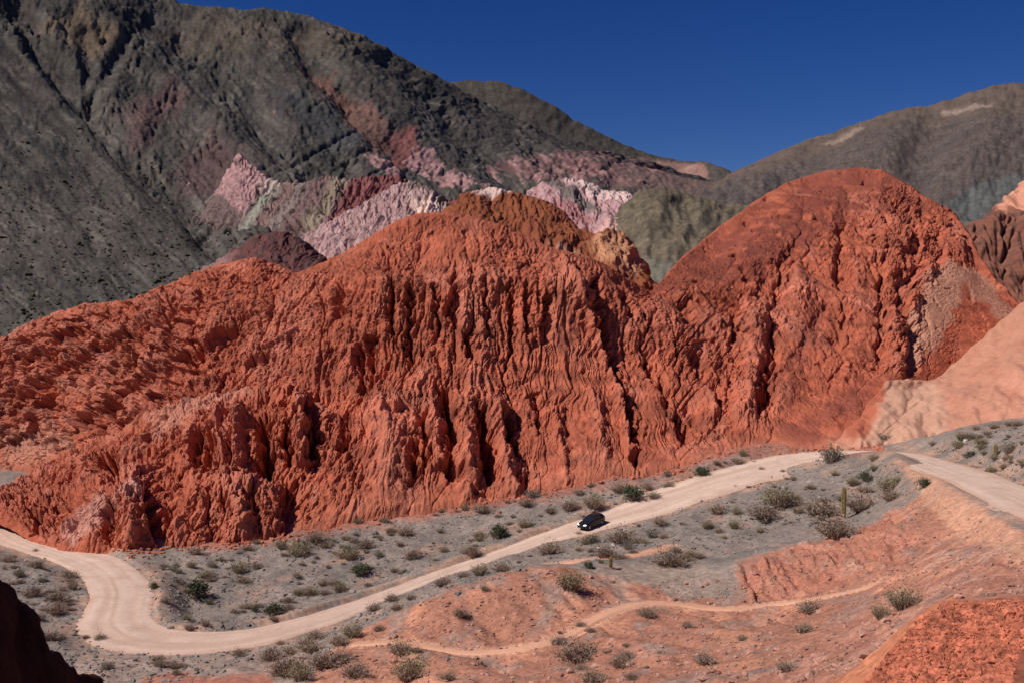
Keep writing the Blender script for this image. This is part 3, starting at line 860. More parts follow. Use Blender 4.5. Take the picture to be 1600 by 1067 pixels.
D += lines_feature(gx + 9 * fbm(gx / 16, gy / 16, 4, 41), gy + 9 * fbm(gx / 16, gy / 16, 4, 47), [
    (-5.0, 11, [(408, 655), (418, 700), (414, 740)]), (-3.0, 6, [(446, 672), (449, 715)]), (-4.0, 7, [(486, 618), (494, 660), (488, 712)]), (-3.4, 8, [(332, 672), (326, 725)]), (-3.2, 10, [(310, 690), (308, 715)]),
    (-4.2, 11, [(165, 705), (178, 738)]), (-3.6, 9, [(232, 765), (240, 800), (254, 850)]), (-6.0, 14, [(455, 775), (462, 832)]), (-2.4, 7, [(170, 790), (168, 825)]), (-2.0, 6, [(60, 800), (50, 830)]),
    (-2.0, 7, [(350, 770), (352, 800)]), (-2.2, 6, [(390, 775), (400, 800)]), (2.4, 18, [(205, 765), (200, 840)]), (2.6, 30, [(370, 775), (375, 840)]), (2.2, 9, [(372, 640), (372, 730)]), (2.4, 7, [(466, 620), (470, 720)]),
    (2.0, 8, [(345, 640), (348, 720)])])
D, A = erode(P, D, cr, iters=24, K=0.020, m=0.42, dmax=2.6, reach=2, talus=0.02)
sw = s + 1.0 * fbm(s / 6, t / 8, 3, 33)
D += 0.55 * (billow(sw / 2.4, t / 14, 3, 181) - 0.42) + 0.5 * (billow(sw / 0.95, t / 9, 2, 187) - 0.4)
wx_, wy_ = s + 0.8 * fbm(s / 2.5, t / 2.5, 3, 201), t + 0.8 * fbm(s / 2.5, t / 2.5, 3, 207)
D += 1.0 * facet(wx_ / 4.4 - 0.2 * wy_ / 4, wy_ / 4.2 + 0.2 * wx_ / 5, 23) + 0.45 * facet(wx_ / 1.9, wy_ / 2.8, 28) + 0.2 * facet(wx_ / 0.9, wy_ / 1.5, 29)
D += 0.5 * (billow(s / 3.0, t / 3.2, 3, 190, 0.55) - 0.45) * sstep(420, 150, gx)
D += 0.2 * fbm(s / 0.9, t / 1.1, 3, 95, 0.6)
D *= 0.3 + 0.7 * sstep(0, 6, t)
N_ = normals(P)
N_ = np.stack([blur_cols(blur_rows(N_[..., i], 5), 5) for i in range(3)], -1)
P2 = P + N_ * D[..., None]
x, y = warp(gx, gy, 6, 20, 8)
c = np.zeros(P.shape) + RED
c = paint(c, sstep(0.0, 0.7, fbm(s / 10, t / 12, 4, 16)), RED_PINK, 0.5)
c = paint(c, sstep(0.2, 1.2, D), RED_PINK * 1.05, 0.4)
c = paint(c, poly_mask(x, y, [(95, 830), (120, 790), (160, 762), (225, 752), (222, 775), (180, 790), (150, 830), (110, 850)], 7), (0.53, 0.27, 0.205), 0.75)
c = paint(c, poly_mask(x, y, [(220, 650), (340, 608), (410, 606), (300, 650), (250, 690)], 9), (0.50, 0.235, 0.165), 0.55)
structure(grid_obj("red_spur", P2, c, M_ROCK, False))

# ------------------------------------------------------------------ hills on the far right
def paint_cliff(gx, gy):
    c = np.zeros(gx.shape + (3,)) + np.array([0.20, 0.080, 0.054])
    c = paint(c, sstep(0.0, 0.6, fbm(gx / 60, gy / 7, 4, 6)), (0.115, 0.058, 0.044), 0.8)
    return paint(c, poly_mask(gx, gy + 6 * fbm(gx / 12, gy / 12, 2, 2), [(1555, 325), (1590, 270), (1800, 200), (1800, 330), (1600, 322)], 6), (0.56, 0.26, 0.17), 0.9)


small_hill("brown_cliff",
           [[(1470, 520, 330), (1600, 510, 330), (1800, 500, 330)],
            [(1470, 440, 372), (1540, 450, 370), (1600, 462, 368), (1800, 450, 365)],
            [(1470, 385, 392), (1510, 356, 394), (1560, 335, 396), (1600, 325, 398), (1800, 310, 400)],
            [(1470, 380, 410), (1500, 360, 415), (1515, 347, 418), (1535, 345, 420), (1560, 320, 425), (1600, 284, 440), (1700, 230, 450), (1800, 200, 450)]],
           [40, 70, 40], 1475, 1790, 240, 72, paint_cliff, amp=2.5, flute=2.6, spacing=6, dmax=5, K=0.03, mat=M_ROCK)


def paint_peach(gx, gy):
    c = np.zeros(gx.shape + (3,)) + PEACH
    c = paint(c, sstep(0.0, 0.7, fbm(gx / 30, gy / 20, 4, 6)), (0.44, 0.180, 0.112), 0.7)
    x, y = warp(gx, gy, 5, 16, 5)
    c = paint(c, poly_mask(x, y, [(1340, 700), (1375, 640), (1385, 590), (1460, 590), (1480, 640), (1470, 700)], 9), (0.50, 0.285, 0.195), 0.7)
    c = paint(c, poly_mask(x, y, [(1330, 600), (1390, 585), (1372, 640), (1350, 690), (1320, 690)], 7), RED, 0.9)
    return c


small_hill("peach_hill",
           [[(1290, 705, 176), (1360, 700, 177), (1400, 696, 176), (1450, 684, 176), (1480, 670, 178), (1550, 658, 176), (1600, 652, 172), (1850, 640, 160)],
            [(1290, 695, 178), (1360, 660, 186), (1400, 640, 192), (1450, 630, 196), (1500, 610, 196), (1550, 590, 196), (1600, 570, 194), (1850, 500, 190)],
            [(1290, 690, 182), (1340, 650, 195), (1388, 593, 208), (1430, 593, 212), (1460, 594, 214), (1500, 560, 222), (1560, 505, 232), (1600, 470, 238), (1700, 390, 248), (1850, 320, 255)]],
           [60, 90], 1295, 1840, 330, 76, paint_peach, amp=0.9, flute=0.25, spacing=2.6, dmax=0.8, K=0.009, mat=M_ROCK, sc=6, sr=6)

# ------------------------------------------------------------------ the ground: a surface through measured points
ROAD = [(-120, 775, 176), (-50, 795, 171), (0, 818, 165.5), (40, 843, 157), (90, 861, 151), (140, 877, 146), (172, 896, 138), (187, 920, 129), (185, 950, 122), (182, 975, 117.5), (205, 993, 114), (250, 1001, 112.3), (320, 1003, 112), (400, 993, 113.5), (450, 981, 116), (500, 967, 119), (550, 949, 123),
        (600, 931, 127), (650, 912, 131), (700, 894, 135), (750, 876, 139), (800, 859, 143), (850, 842, 147), (900, 826, 150), (950, 811, 153), (1000, 795, 156), (1050, 777, 160), (1100, 760, 163), (1150, 745, 166.5),
        (1200, 732, 169.5), (1240, 723, 172), (1280, 716, 173.5), (1320, 711, 173), (1360, 708, 170.5), (1395, 709, 166), (1425, 714, 159), (1455, 723, 150), (1490, 734, 140), (1525, 747, 130), (1560, 762, 121), (1600, 780, 113), (1660, 806, 102), (1760, 852, 86), (1900, 930, 68)]
PATH_A = [(545, 1010, 101.5), (600, 1001, 100), (640, 1004, 98.5), (680, 1011, 97), (730, 1020, 95), (770, 1018, 94.3), (800, 1013, 94), (840, 1006, 94.4), (870, 998, 95), (900, 985, 96.5), (940, 963, 99.5), (970, 948, 101.5), (1000, 940, 103), (1030, 940, 103.8), (1060, 945, 104),
          (1100, 950, 103), (1150, 951, 102), (1200, 946, 101.8), (1250, 939, 101), (1300, 930, 99.5), (1350, 918, 98), (1400, 905, 97), (1440, 888, 95), (1480, 868, 94)]
PATH_B = [(840, 884, 127), (900, 876, 127), (955, 870, 127), (1010, 862, 129), (1050, 851, 132)]
ctrl = list(ROAD) + PATH_A[::2] + PATH_B[::2] + [
    (100, 852, 151), (200, 860, 150), (330, 852, 153), (430, 838, 156), (530, 822, 160), (600, 810, 163), (700, 797, 166), (850, 772, 170), (950, 748, 173), (1060, 737, 175), (1110, 714, 178), (1200, 697, 181), (1300, 703, 178), (1380, 698, 177),
    (30, 740, 215), (-100, 735, 220), (60, 725, 230), (-100, 830, 150), (-100, 900, 128), (-100, 1000, 105), (60, 880, 140), (100, 930, 126), (60, 980, 114), (120, 1010, 108), (200, 1040, 101), (100, 1060, 96), (0, 1050, 97),
    (300, 900, 139), (300, 950, 127), (400, 900, 140), (400, 950, 126), (500, 870, 147), (500, 920, 134), (600, 850, 152), (600, 890, 141), (700, 830, 157), (700, 860, 147), (800, 800, 162), (850, 815, 156), (950, 780, 164), (1050, 750, 170),
    (450, 691, 260), (700, 690, 260), (1000, 680, 260), (1300, 660, 260), (1700, 640, 260),
    (1450, 690, 162), (1500, 674, 172), (1600, 652, 170), (1600, 700, 132), (1520, 710, 150), (1700, 660, 130), (1800, 700, 105), (1900, 700, 90), (1900, 850, 60),
    (1200, 760, 158), (1318, 807, 138), (1330, 752, 153), (1250, 800, 143), (1390, 745, 150), (1440, 757, 136), (1340, 712, 166), (1395, 714, 160), (1100, 810, 146), (1000, 838, 140), (900, 862, 136), (820, 880, 131), (1060, 885, 121), (1150, 850, 131),
    (1420, 780, 130), (1340, 826, 126), (1260, 850, 121), (1180, 868, 118), (1170, 880, 113), (1170, 925, 106.5), (1230, 915, 106.5), (1300, 900, 106), (1380, 870, 106), (1440, 820, 112), (1480, 790, 118),
    (850, 886, 112), (780, 902, 110), (700, 927, 108), (950, 893, 116), (1000, 905, 112), (1080, 905, 112), (1120, 925, 107), (900, 930, 104), (620, 962, 108), (560, 990, 106), (500, 1010, 104), (700, 970, 103), (800, 950, 103), (820, 985, 98), (700, 1000, 98.5), (930, 930, 105.5),
    (440, 1020, 104), (400, 1060, 93), (300, 1050, 97), (500, 1060, 91), (600, 1060, 87), (700, 1060, 85), (800, 1060, 81), (900, 1060, 76), (1000, 1060, 70), (1050, 1000, 86), (1100, 1010, 80), (1150, 980, 90), (1200, 1060, 58), (1250, 985, 80), (1300, 1000, 66), (1350, 950, 84), (1270, 1050, 54), (1400, 990, 58),
    (1600, 832, 94), (1430, 930, 80), (1500, 900, 75), (1550, 870, 78), (1600, 860, 76), (1600, 910, 60), (1500, 930, 60), (1700, 900, 55),
    (1475, 942, 42), (1540, 936, 40), (1600, 937, 37), (1440, 965, 40), (1400, 1010, 38.5), (1370, 1040, 38), (1345, 1067, 36.5), (1450, 1000, 36), (1500, 990, 35), (1500, 1067, 28), (1590, 1000, 31), (1590, 1067, 25), (1420, 1067, 32), (1650, 960, 33), (1700, 1040, 25), (1800, 1000, 25),
    (1300, 1067, 46), (1320, 1120, 30), (1500, 1250, 17), (1200, 1200, 32), (1000, 1250, 35), (800, 1250, 42), (500, 1250, 50), (200, 1250, 55), (-100, 1200, 62), (-300, 1000, 90), (-300, 850, 130), (-300, 740, 215)]
ctrl = np.array(ctrl, float)
near = np.array([(0, 1.5, -1.7), (1, 3, -2.0), (-1.5, 3, -2.4), (3, 8, -3.8), (-3, 8, -5.2), (0, 8, -4.4), (6, 14, -6.6), (-6, 14, -9.5), (0, 14, -8.4), (-8, 22, -14.5), (2, 22, -13), (0, 30, -18), (-12, 32, -20), (1, 1.5, -1.7), (-1, 1.5, -1.8)])
dep = np.concatenate([ctrl[:, 2], near[:, 1]])
axx = np.concatenate([(ctrl[:, 0] - 800) / F, near[:, 0] / near[:, 1]])
zz = np.concatenate([(YH - ctrl[:, 1]) / F * ctrl[:, 2], near[:, 2]])


def tps_fit(u, v, w, lam):
    n = len(u)
    r2 = (u[:, None] - u[None]) ** 2 + (v[:, None] - v[None]) ** 2
    K = 0.5 * r2 * np.log(r2 + 1e-12)
    A = np.zeros((n + 3, n + 3))
    A[:n, :n] = K + lam * np.eye(n)
    A[:n, n], A[:n, n + 1], A[:n, n + 2] = 1, u, v
    A[n:, :n] = A[:n, n:].T
    return np.linalg.solve(A, np.concatenate([w, np.zeros(3)]))


def tps_eval(co, u, v, U, V):
    n = len(u)
    out = co[n] + co[n + 1] * U + co[n + 2] * V
    for i in range(n):
        r2 = (U - u[i]) ** 2 + (V - v[i]) ** 2
        out += co[i] * 0.5 * r2 * np.log(r2 + 1e-12)
    return out


tu, tv = axx * 2.2, np.log(dep) * 2.0
tco = tps_fit(tu, tv, zz, 2e-4)
gcols = np.linspace(-330, 1930, 960)
drow = np.concatenate([np.geomspace(1.5, 24, 34)[:-1], np.geomspace(24, 90, 175)[:-1], np.geomspace(90, 182, 260)[:-1], np.geomspace(182, 265, 24)])
AX, DD = np.meshgrid((gcols - 800) / F, drow)
# evaluate on a coarser net and refine: the fitted surface itself is smooth
ci, ri = np.arange(0, AX.shape[1], 2), np.arange(0, AX.shape[0], 1)
ci = np.append(ci, AX.shape[1] - 1) if ci[-1] != AX.shape[1] - 1 else ci
ZC = tps_eval(tco, tu, tv, AX[:, ci] * 2.2, np.log(DD[:, ci]) * 2.0)
Z = np.array([np.interp(np.arange(AX.shape[1]), ci, ZC[i]) for i in range(AX.shape[0])])
X, Y = AX * DD, DD
GXp, GYp = 800 + F * AX, YH - F * Z / DD


DENSE_T = {}


def dense(line, step=1.0):
    p = np.array(line, float)
    w = np.stack([(p[:, 0] - 800) / F * p[:, 2], p[:, 2], (YH - p[:, 1]) / F * p[:, 2]], -1)
    # Catmull-Rom through the points
    out = []
    par = []
    q = np.concatenate([[2 * w[0] - w[1]], w, [2 * w[-1] - w[-2]]])
    for i in range(1, len(q) - 2):
        n = max(2, int(np.linalg.norm(q[i + 1] - q[i]) / step))
        for k in range(n):
            u = k / n
            par.append(i - 1 + u)
            out.append(0.5 * ((2 * q[i]) + (q[i + 1] - q[i - 1]) * u + (2 * q[i - 1] - 5 * q[i] + 4 * q[i + 1] - q[i + 2]) * u * u + (3 * q[i] - q[i - 1] - 3 * q[i + 1] + q[i + 2]) * u ** 3))
    out.append(w[-1])
    par.append(len(w) - 1)
    o = np.array(out)
    DENSE_T[id(line)] = np.array(par)
    o[:, 2] = np.convolve(np.pad(o[:, 2], 6, mode='edge'), np.ones(13) / 13, 'valid')
    return o


def near_line(X, Y, L, maxd):
    """distance to line, its height there and signed side, only where near"""
    d = np.full(X.shape, 1e6)
    z = np.zeros(X.shape)
    side = np.zeros(X.shape)
    pos = np.zeros(X.shape)
    m = (X > L[:, 0].min() - maxd) & (X < L[:, 0].max() + maxd) & (Y > L[:, 1].min() - maxd) & (Y < L[:, 1].max() + maxd)
    ii = np.flatnonzero(m)
    T = np.gradient(L[:, :2], axis=0)
    for ch in np.array_split(ii, max(1, len(ii) // 4000)):
        x, y = X.flat[ch], Y.flat[ch]
        r2 = (x[:, None] - L[None, :, 0]) ** 2 + (y[:, None] - L[None, :, 1]) ** 2
        k = r2.argmin(1)
        d.flat[ch] = np.sqrt(r2[np.arange(len(ch)), k])
        z.flat[ch] = L[k, 2]
        side.flat[ch] = T[k, 0] * (y - L[k, 1]) - T[k, 1] * (x - L[k, 0])
        pos.flat[ch] = k / len(L)
    return d, z, side, pos


ROAD_L, PATHA_L, PATHB_L = dense(ROAD), dense(PATH_A, 0.6), dense(PATH_B, 0.6)
ROAD_W = np.interp(DENSE_T[id(ROAD)], [0, 4, 6, 9, 10, 13, 14, 15, 16, 17, 20, 22, 24, 26, 29, 35, 37, 39, 43], [3.3, 3.4, 3.7, 3.9, 4.0, 3.3, 2.7, 2.2, 1.8, 1.55, 1.6, 2.3, 3.4, 4.6, 5.4, 4.2, 4.3, 4.6, 4.6])
ROAD_TILT = np.interp(DENSE_T[id(ROAD)], [0, 21, 25, 30, 33, 35, 43], [0, 0, 0.09, 0.10, 0.03, 0, 0])

rd, rz, rside, rpos = near_line(X, Y, ROAD_L, 16)
RW = ROAD_W[np.clip((rpos * len(ROAD_L) + 0.5).astype(int), 0, len(ROAD_L) - 1)]
# natural unevenness
BERM = dense([(1262, 727, 167.5), (1290, 719, 167.0), (1320, 712, 165.5), (1350, 708, 163.5), (1378, 706, 160.5), (1396, 708, 156.5), (1408, 716, 150.5)], 0.5)
bd_, bz_, bs_, bp_ = near_line(X, Y, BERM, 14)
rough = fbm(X / 9, Y / 9, 4, 5) * 0.45 + fbm(X / 2.2, Y / 2.2, 3, 6) * 0.14
mound = poly_mask(GXp, GYp, [(1330, 1090), (1400, 1000), (1440, 958), (1480, 938), (1620, 932), (1620, 1090)], 12) * (DD < 48)
bank = poly_mask(GXp, GYp, [(1150, 885), (1200, 868), (1270, 850), (1345, 826), (1400, 800), (1430, 830), (1400, 890), (1280, 925), (1180, 940)], 8) * (DD > 95) * (DD < 132)
Z = Z + rough * sstep(2, 12, DD) * (1 - 0.4 * bank)
Z -= bank * (1.1 * (0.6 - billow(X / 1.6 + 0.3 * pn(X / 4, Y / 4, 3), Y / 7, 3, 44))) 
redzone = poly_mask(GXp, GYp, [(470, 1090), (500, 1030), (560, 988), (620, 955), (700, 922), (780, 897), (850, 884), (930, 890), (1010, 915), (1060, 935), (1150, 935), (1150, 885), (1180, 866), (1260, 848), (1340, 826), (1415, 790), (1445, 770), (1490, 775), (1560, 810), (1640, 850), (1950, 1000), (1950, 1300), (300, 1300)], 7) * (DD < 140)
rill = billow((X + 0.5 * Y) / 5, (Y - 0.5 * X) / 14, 3, 66)
Z -= redzone * (1 - mound) * 0.7 * (0.35 - rill) * sstep(30, 70, DD)
Z += mound * (0.5 * fbm(X / 3, Y / 3, 3, 8) + 0.16 * fbm(X / 0.5, Y / 0.5, 3, 9))
# the road bed is cut into the slope, with a low cut bank on its uphill edge
cutb = sstep(RW + 0.2, RW + 1.0, rd) * sstep(RW + 5.5, RW + 1.2, rd) * (rside > 0) * (0.45 + 0.5 * sstep(-0.2, 0.4, pn(X / 9, Y / 9, 71)))
blend = sstep(RW + 5.0, RW + 0.3, rd)
rti_ = ROAD_TILT[np.clip((rpos * len(ROAD_L) + 0.5).astype(int), 0, len(ROAD_L) - 1)]
rz = rz + rti_ * np.clip(rd, 0, 8) * np.sign(rside)
Z = Z * (1 - blend) + (rz - 0.06) * blend + cutb * 0.75 * sstep(0.05, 0.1, rpos) * sstep(0.72, 0.6, rpos)
Z -= sstep(RW + 0.1, RW - 0.5, rd) * 0.16
rix_ = DENSE_T[id(ROAD)][np.clip((rpos * len(ROAD_L) + 0.5).astype(int), 0, len(ROAD_L) - 1)]
nearb = sstep(RW + 0.2, RW + 1.6, rd) * sstep(RW + 6, RW + 2.2, rd) * (rside < 0) * sstep(15.2, 17, rix_) * sstep(23, 21.5, rix_)
Z += nearb * (0.8 + 0.4 * pn(X / 6, Y / 6, 72))
bw_ = np.exp(-(bd_ / 2.6) ** 2)
Z = np.where(bd_ < 12, np.maximum(Z, Z * (1 - bw_) + (bz_ + 0.25) * bw_), Z)
pd_, pz_, ps_, pp_ = near_line(X, Y, PATHA_L, 6)
qd_, qz_, qs_, qp_ = near_line(X, Y, PATHB_L, 6)
for dd_, z_ in ((pd_, pz_), (qd_, qz_)):
    bl = sstep(2.4, 0.7, dd_)
    Z = Z * (1 - bl) + (z_ - 0.05) * bl
    Z -= sstep(0.75, 0.45, dd_) * 0.10
GYp = YH - F * Z / DD

wx, wy = GXp + 9 * fbm(X / 3, Y / 3, 4, 31), GYp + 6 * fbm(X / 3, Y / 3, 4, 37)
GREY = np.array([0.228, 0.180, 0.152])
c = np.zeros(X.shape + (3,)) + GREY
c = paint(c, sstep(-0.1, 0.6, fbm(X / 14, Y / 14, 4, 41)), (0.255, 0.195, 0.165), 0.7)
c = paint(c, sstep(0.0, 0.6, fbm(X / 5, Y / 8, 4, 43)), (0.160, 0.132, 0.115), 0.75)
c = paint(c, sstep(0.25, 0.7, fbm(X / 7, Y / 7, 4, 46)), (0.33, 0.20, 0.150), 0.7)
c = paint(c, sstep(RW + 4.5, RW + 0.5, rd) * sstep(-0.5, 0.4, pn(X / 4, Y / 4, 2)), (0.42, 0.24, 0.165), 0.75)
c = paint(c, poly_mask(wx, wy, [(-50, 850), (60, 868), (150, 890), (150, 870), (60, 840), (-50, 800)], 6), (0.48, 0.25, 0.165), 0.7)
c = paint(c, poly_mask(wx, wy, [(130, 1000), (300, 1012), (480, 1000), (480, 1067), (400, 1090), (100, 1090)], 12), (0.33, 0.225, 0.180), 0.7)
c = paint(c, poly_mask(wx, wy, [(215, 1090), (225, 1052), (420, 1056), (460, 1090)], 5), (0.40, 0.13, 0.08), 0.75)
bx_ = np.array(b0)
foot_py = np.interp(GXp, bx_[:, 0], bx_[:, 1])
c = paint(c, sstep(20, 0, GYp - foot_py + 8 * fbm(X / 4, Y / 4, 3, 333)) * (GXp > 320) * (GXp < 1390), (0.34, 0.115, 0.075), 0.75)
FGRED = np.array([0.345, 0.148, 0.096])
redw = poly_mask(wx, wy, [(470, 1090), (500, 1030), (560, 988), (620, 955), (700, 922), (780, 897), (850, 884), (930, 890), (1010, 915), (1060, 935), (1150, 935), (1150, 885), (1180, 866), (1260, 848), (1340, 826), (1415, 790), (1445, 770), (1490, 775), (1560, 810), (1640, 850), (1950, 1000), (1950, 2500), (-300, 2500), (300, 1300)], 5) * (DD < 140)
redw = np.maximum(redw, sstep(26, 18, DD))
c = paint(c, redw, FGRED, 0.95)
mott = sstep(0.05, 0.55, fbm(X / 4, Y / 6, 4, 47) + 0.15 * fbm(X / 15, Y / 15, 2, 3))
c = paint(c, redw * mott, (0.265, 0.172, 0.138), 0.85)
streak = fbm((0.55 * GXp + GYp) / 7, (GXp - 0.55 * GYp) / 90, 4, 58)
slope_ = poly_mask(GXp, GYp, [(1200, 1090), (1330, 930), (1450, 850), (1500, 800), (1700, 870), (1700, 960), (1470, 935), (1330, 1090)], 20) * (DD > 42)
c = paint(c, slope_ * sstep(0.0, 0.5, streak), (0.47, 0.235, 0.165), 0.8)
c = paint(c, slope_ * sstep(0.0, 0.5, -streak), (0.33, 0.135, 0.095), 0.7)
c = paint(c, redw * sstep(0.1, 0.6, fbm(X / 6, Y / 10, 3, 53)), (0.52, 0.235, 0.145), 0.6)
c = paint(c, poly_mask(wx, wy, [(905, 893), (1000, 878), (1100, 880), (1150, 905), (1120, 935), (1050, 930), (1000, 912)], 6), (0.30, 0.215, 0.170), 0.8)
c = paint(c, bank * sstep(-0.6, 0.3, fbm(X / 3, Y / 3, 3, 4)), (0.38, 0.140, 0.092), 0.7)
c = paint(c, poly_mask(wx, wy, [(1400, 715), (1460, 735), (1530, 790), (1600, 835), (1950, 1050), (1950, 1100), (1600, 880), (1500, 835), (1450, 790)], 9) * (DD > 50), (0.52, 0.27, 0.175), 0.8)
c = paint(c, mound, (0.26, 0.080, 0.046), 0.92)
c = paint(c, poly_mask(wx, wy, [(1270, 1090), (1380, 1000), (1470, 935), (1500, 930), (1440, 970), (1390, 1020), (1350, 1090)], 5) * (DD < 60), (0.54, 0.20, 0.105), 0.8)
c = paint(c, sstep(1.7, 0.6, np.minimum(pd_, qd_)), (0.55, 0.29, 0.19), 0.9)
# fold the sheet on to the horizon
P = np.stack([X, Y, Z], -1)
far = []
for k, d in enumerate(np.geomspace(290, 9000, 14)):
    zfar = np.full(gcols.shape, -42.0 - 0.004 * d)
    w = min(1.0, (k + 1) / 3)
    far.append(np.stack([(gcols - 800) / F * d, np.full(gcols.shape, d), Z[-1] * (1 - w) + zfar * w], -1))
P = np.concatenate([P, np.array(far)], 0)
c = np.concatenate([c, np.repeat(c[-1:], 14, 0)], 0)
# wider margins, so that the sheet also carries on beside and behind the camera
for off in (2.0, 5.0, 10.0, 20.0, 40.0):
    for side_ in (0, -1):
        e_ = P[:, side_:side_ + 1 if side_ == 0 else None].copy()
        sg = -1.0 if side_ == 0 else 1.0
        step_ = off * 0.55
        e_[..., 0] += sg * step_
        e_[..., 2] += (0.06 * step_ + 0.25 * pn(e_[..., 1] / 4, e_[..., 0] / 4, 8)) * sstep(2, 20, e_[..., 1])
        ce_ = c[:, side_:side_ + 1 if side_ == 0 else None]
        P = np.concatenate([e_, P] if side_ == 0 else [P, e_], 1)
        c = np.concatenate([ce_, c] if side_ == 0 else [c, ce_], 1)
rows_ = []
for yb, zb in ((-30, -1.5), (-12, -1.6), (-4, -1.7)):
    q = P[0].copy()
    q[:, 1] = yb
    q[:, 2] = zb
    rows_.append(q)
P = np.concatenate([np.array(rows_), P], 0)
c = np.concatenate([np.repeat(c[:1], 3, 0), c], 0)
structure(grid_obj("ground", P, c, M_GROUND))


def ground_hit(px, py, dmin=22.0):
    """first point of the ground seen at a photo pixel"""
    ax = (px - 800) / F
    j = np.interp(px, gcols, np.arange(len(gcols)))
    j0 = int(min(max(j, 0), len(gcols) - 2))
    f = j - j0
    zc = Z[:, j0] * (1 - f) + Z[:, j0 + 1] * f
    e = zc / drow
    te = (YH - py) / F
    ok = np.flatnonzero((e >= te) & (drow > dmin))
    if len(ok) == 0:
        return None
    k = ok[0]
    if k > 0 and e[k] > e[k - 1]:
        u = (te - e[k - 1]) / (e[k] - e[k - 1])
        u = min(max(u, 0), 1)
    else:
        u = 1
    d = drow[k - 1] + (drow[k] - drow[k - 1]) * u
    return np.array([ax * d, d, zc[k - 1] + (zc[k] - zc[k - 1]) * u])


def ground_z(x, y):
    jx = np.interp(x / y * F + 800, gcols, np.arange(len(gcols)))
    iy = np.interp(y, drow, np.arange(len(drow)))
    j0, i0 = int(min(jx, len(gcols) - 2)), int(min(iy, len(drow) - 2))
    fj, fi = jx - j0, iy - i0
    return (Z[i0, j0] * (1 - fj) + Z[i0, j0 + 1] * fj) * (1 - fi) + (Z[i0 + 1, j0] * (1 - fj) + Z[i0 + 1, j0 + 1] * fj) * fi


# ------------------------------------------------------------------ road and footpaths laid on the ground
def ribbon(name, L, half, ncross, color, mat, crown=0.0, lift=0.0, var=0.3, seed=0, rut=0.0, tilt=None):
    T = np.gradient(L[:, :2], axis=0)
    T /= np.linalg.norm(T, axis=1, keepdims=True)
    for _ in range(3):
        T = (np.roll(T, 1, 0) + T + np.roll(T, -1, 0)) / 3
    T[:3], T[-3:] = T[3], T[-4]
    Nn = np.stack([-T[:, 1], T[:, 0]], -1)
    u = np.linspace(-1, 1, ncross)
    i = np.arange(len(L))
    hw_l = half * (1 + var * fbm(i / 14.0, i * 0 + 3.3, 3, seed))
    hw_r = half * (1 + var * fbm(i / 14.0, i * 0 + 8.3, 3, seed + 5))
    off = np.where(u[None] < 0, u[None] * hw_l[:, None], u[None] * hw_r[:, None])
    XY = L[:, None, :2] + Nn[:, None] * off[..., None]
    edge = np.abs(u) ** 6
    zz = L[:, None, 2] + lift + crown * (1 - u[None] ** 2) - 0.16 * edge[None]
    if tilt is not None:
        zz = zz + tilt[:, None] * off
    zz = zz + 0.04 * fbm(XY[..., 0] / 1.5, XY[..., 1] / 1.5, 3, seed)
    if rut:
        for r0 in (-0.38, 0.32):
            zz = zz - rut * np.exp(-((u[None] - r0 - 0.06 * pn(i / 25.0, i * 0 + r0, 4)[:, None]) / 0.07) ** 2)
    P = np.concatenate([XY, zz[..., None]], -1)
    cc = color(P, u, i)
    return structure(grid_obj(name, P, cc, mat))


def road_col(P, u, i):
    c = np.zeros(P.shape) + np.array([0.58, 0.405, 0.320])
    n = fbm(i[:, None] / 60.0 + 0 * u[None], u[None] * 5 + 0 * i[:, None], 4, 3)
    c = paint(c, sstep(0.0, 0.6, n), (0.66, 0.47, 0.37), 0.7)
    c = paint(c, sstep(0.0, 0.6, -n), (0.50, 0.315, 0.235), 0.7)
    c = paint(c, sstep(0.72, 1.0, np.abs(u))[None] + 0 * n, (0.50, 0.285, 0.195), 0.6)
    far_left = sstep(40, 5, i)[:, None] + 0 * u[None]
    for r0 in (-0.38, 0.32, -0.1):
        c = paint(c, np.exp(-((u[None] - r0 - 0.08 * pn(i / 25.0, i * 0 + r0, 4)[:, None]) / 0.06) ** 2) * sstep(-0.4, 0.3, pn(i / 18.0, i * 0 + r0 * 7, 6))[:, None], (0.44, 0.29, 0.225), 0.55)
    blot = fbm(P[..., 0] / 2.5, P[..., 1] / 2.5, 4, 77)
    c = paint(c, sstep(0.1, 0.7, blot), (0.47, 0.30, 0.225), 0.5)
    c = paint(c, far_left, (0.56, 0.28, 0.18), 0.7)
    right = sstep(0.86, 0.93, i / len(i))[:, None] + 0 * u[None]
    c = paint(c, right, (0.53, 0.275, 0.185), 0.85)
    return c


M_ROAD = terrain_mat("dusty_track", scales=(0.3, 2.0), var=0.10, bump=0.35, bump_dist=0.05, grain=5.0)
ribbon("road", ROAD_L, ROAD_W + 0.45, 19, road_col, M_ROAD, crown=0.05, lift=0.02, var=0.2, seed=4, rut=0.05, tilt=ROAD_TILT)


def path_col(P, u, i):
    c = np.zeros(P.shape) + np.array([0.57, 0.30, 0.195])
    n = fbm(i[:, None] / 12.0 + 0 * u[None], u[None] * 2 + 0 * i[:, None], 3, 3)
    return paint(c, sstep(0, 0.6, n), (0.50, 0.24, 0.15), 0.7)


ribbon("footpath", PATHA_L, 0.75, 7, path_col, M_ROAD, lift=0.04, var=0.35, seed=14)
ribbon("footpath", PATHB_L, 0.6, 7, path_col, M_ROAD, lift=0.04, var=0.35, seed=24)

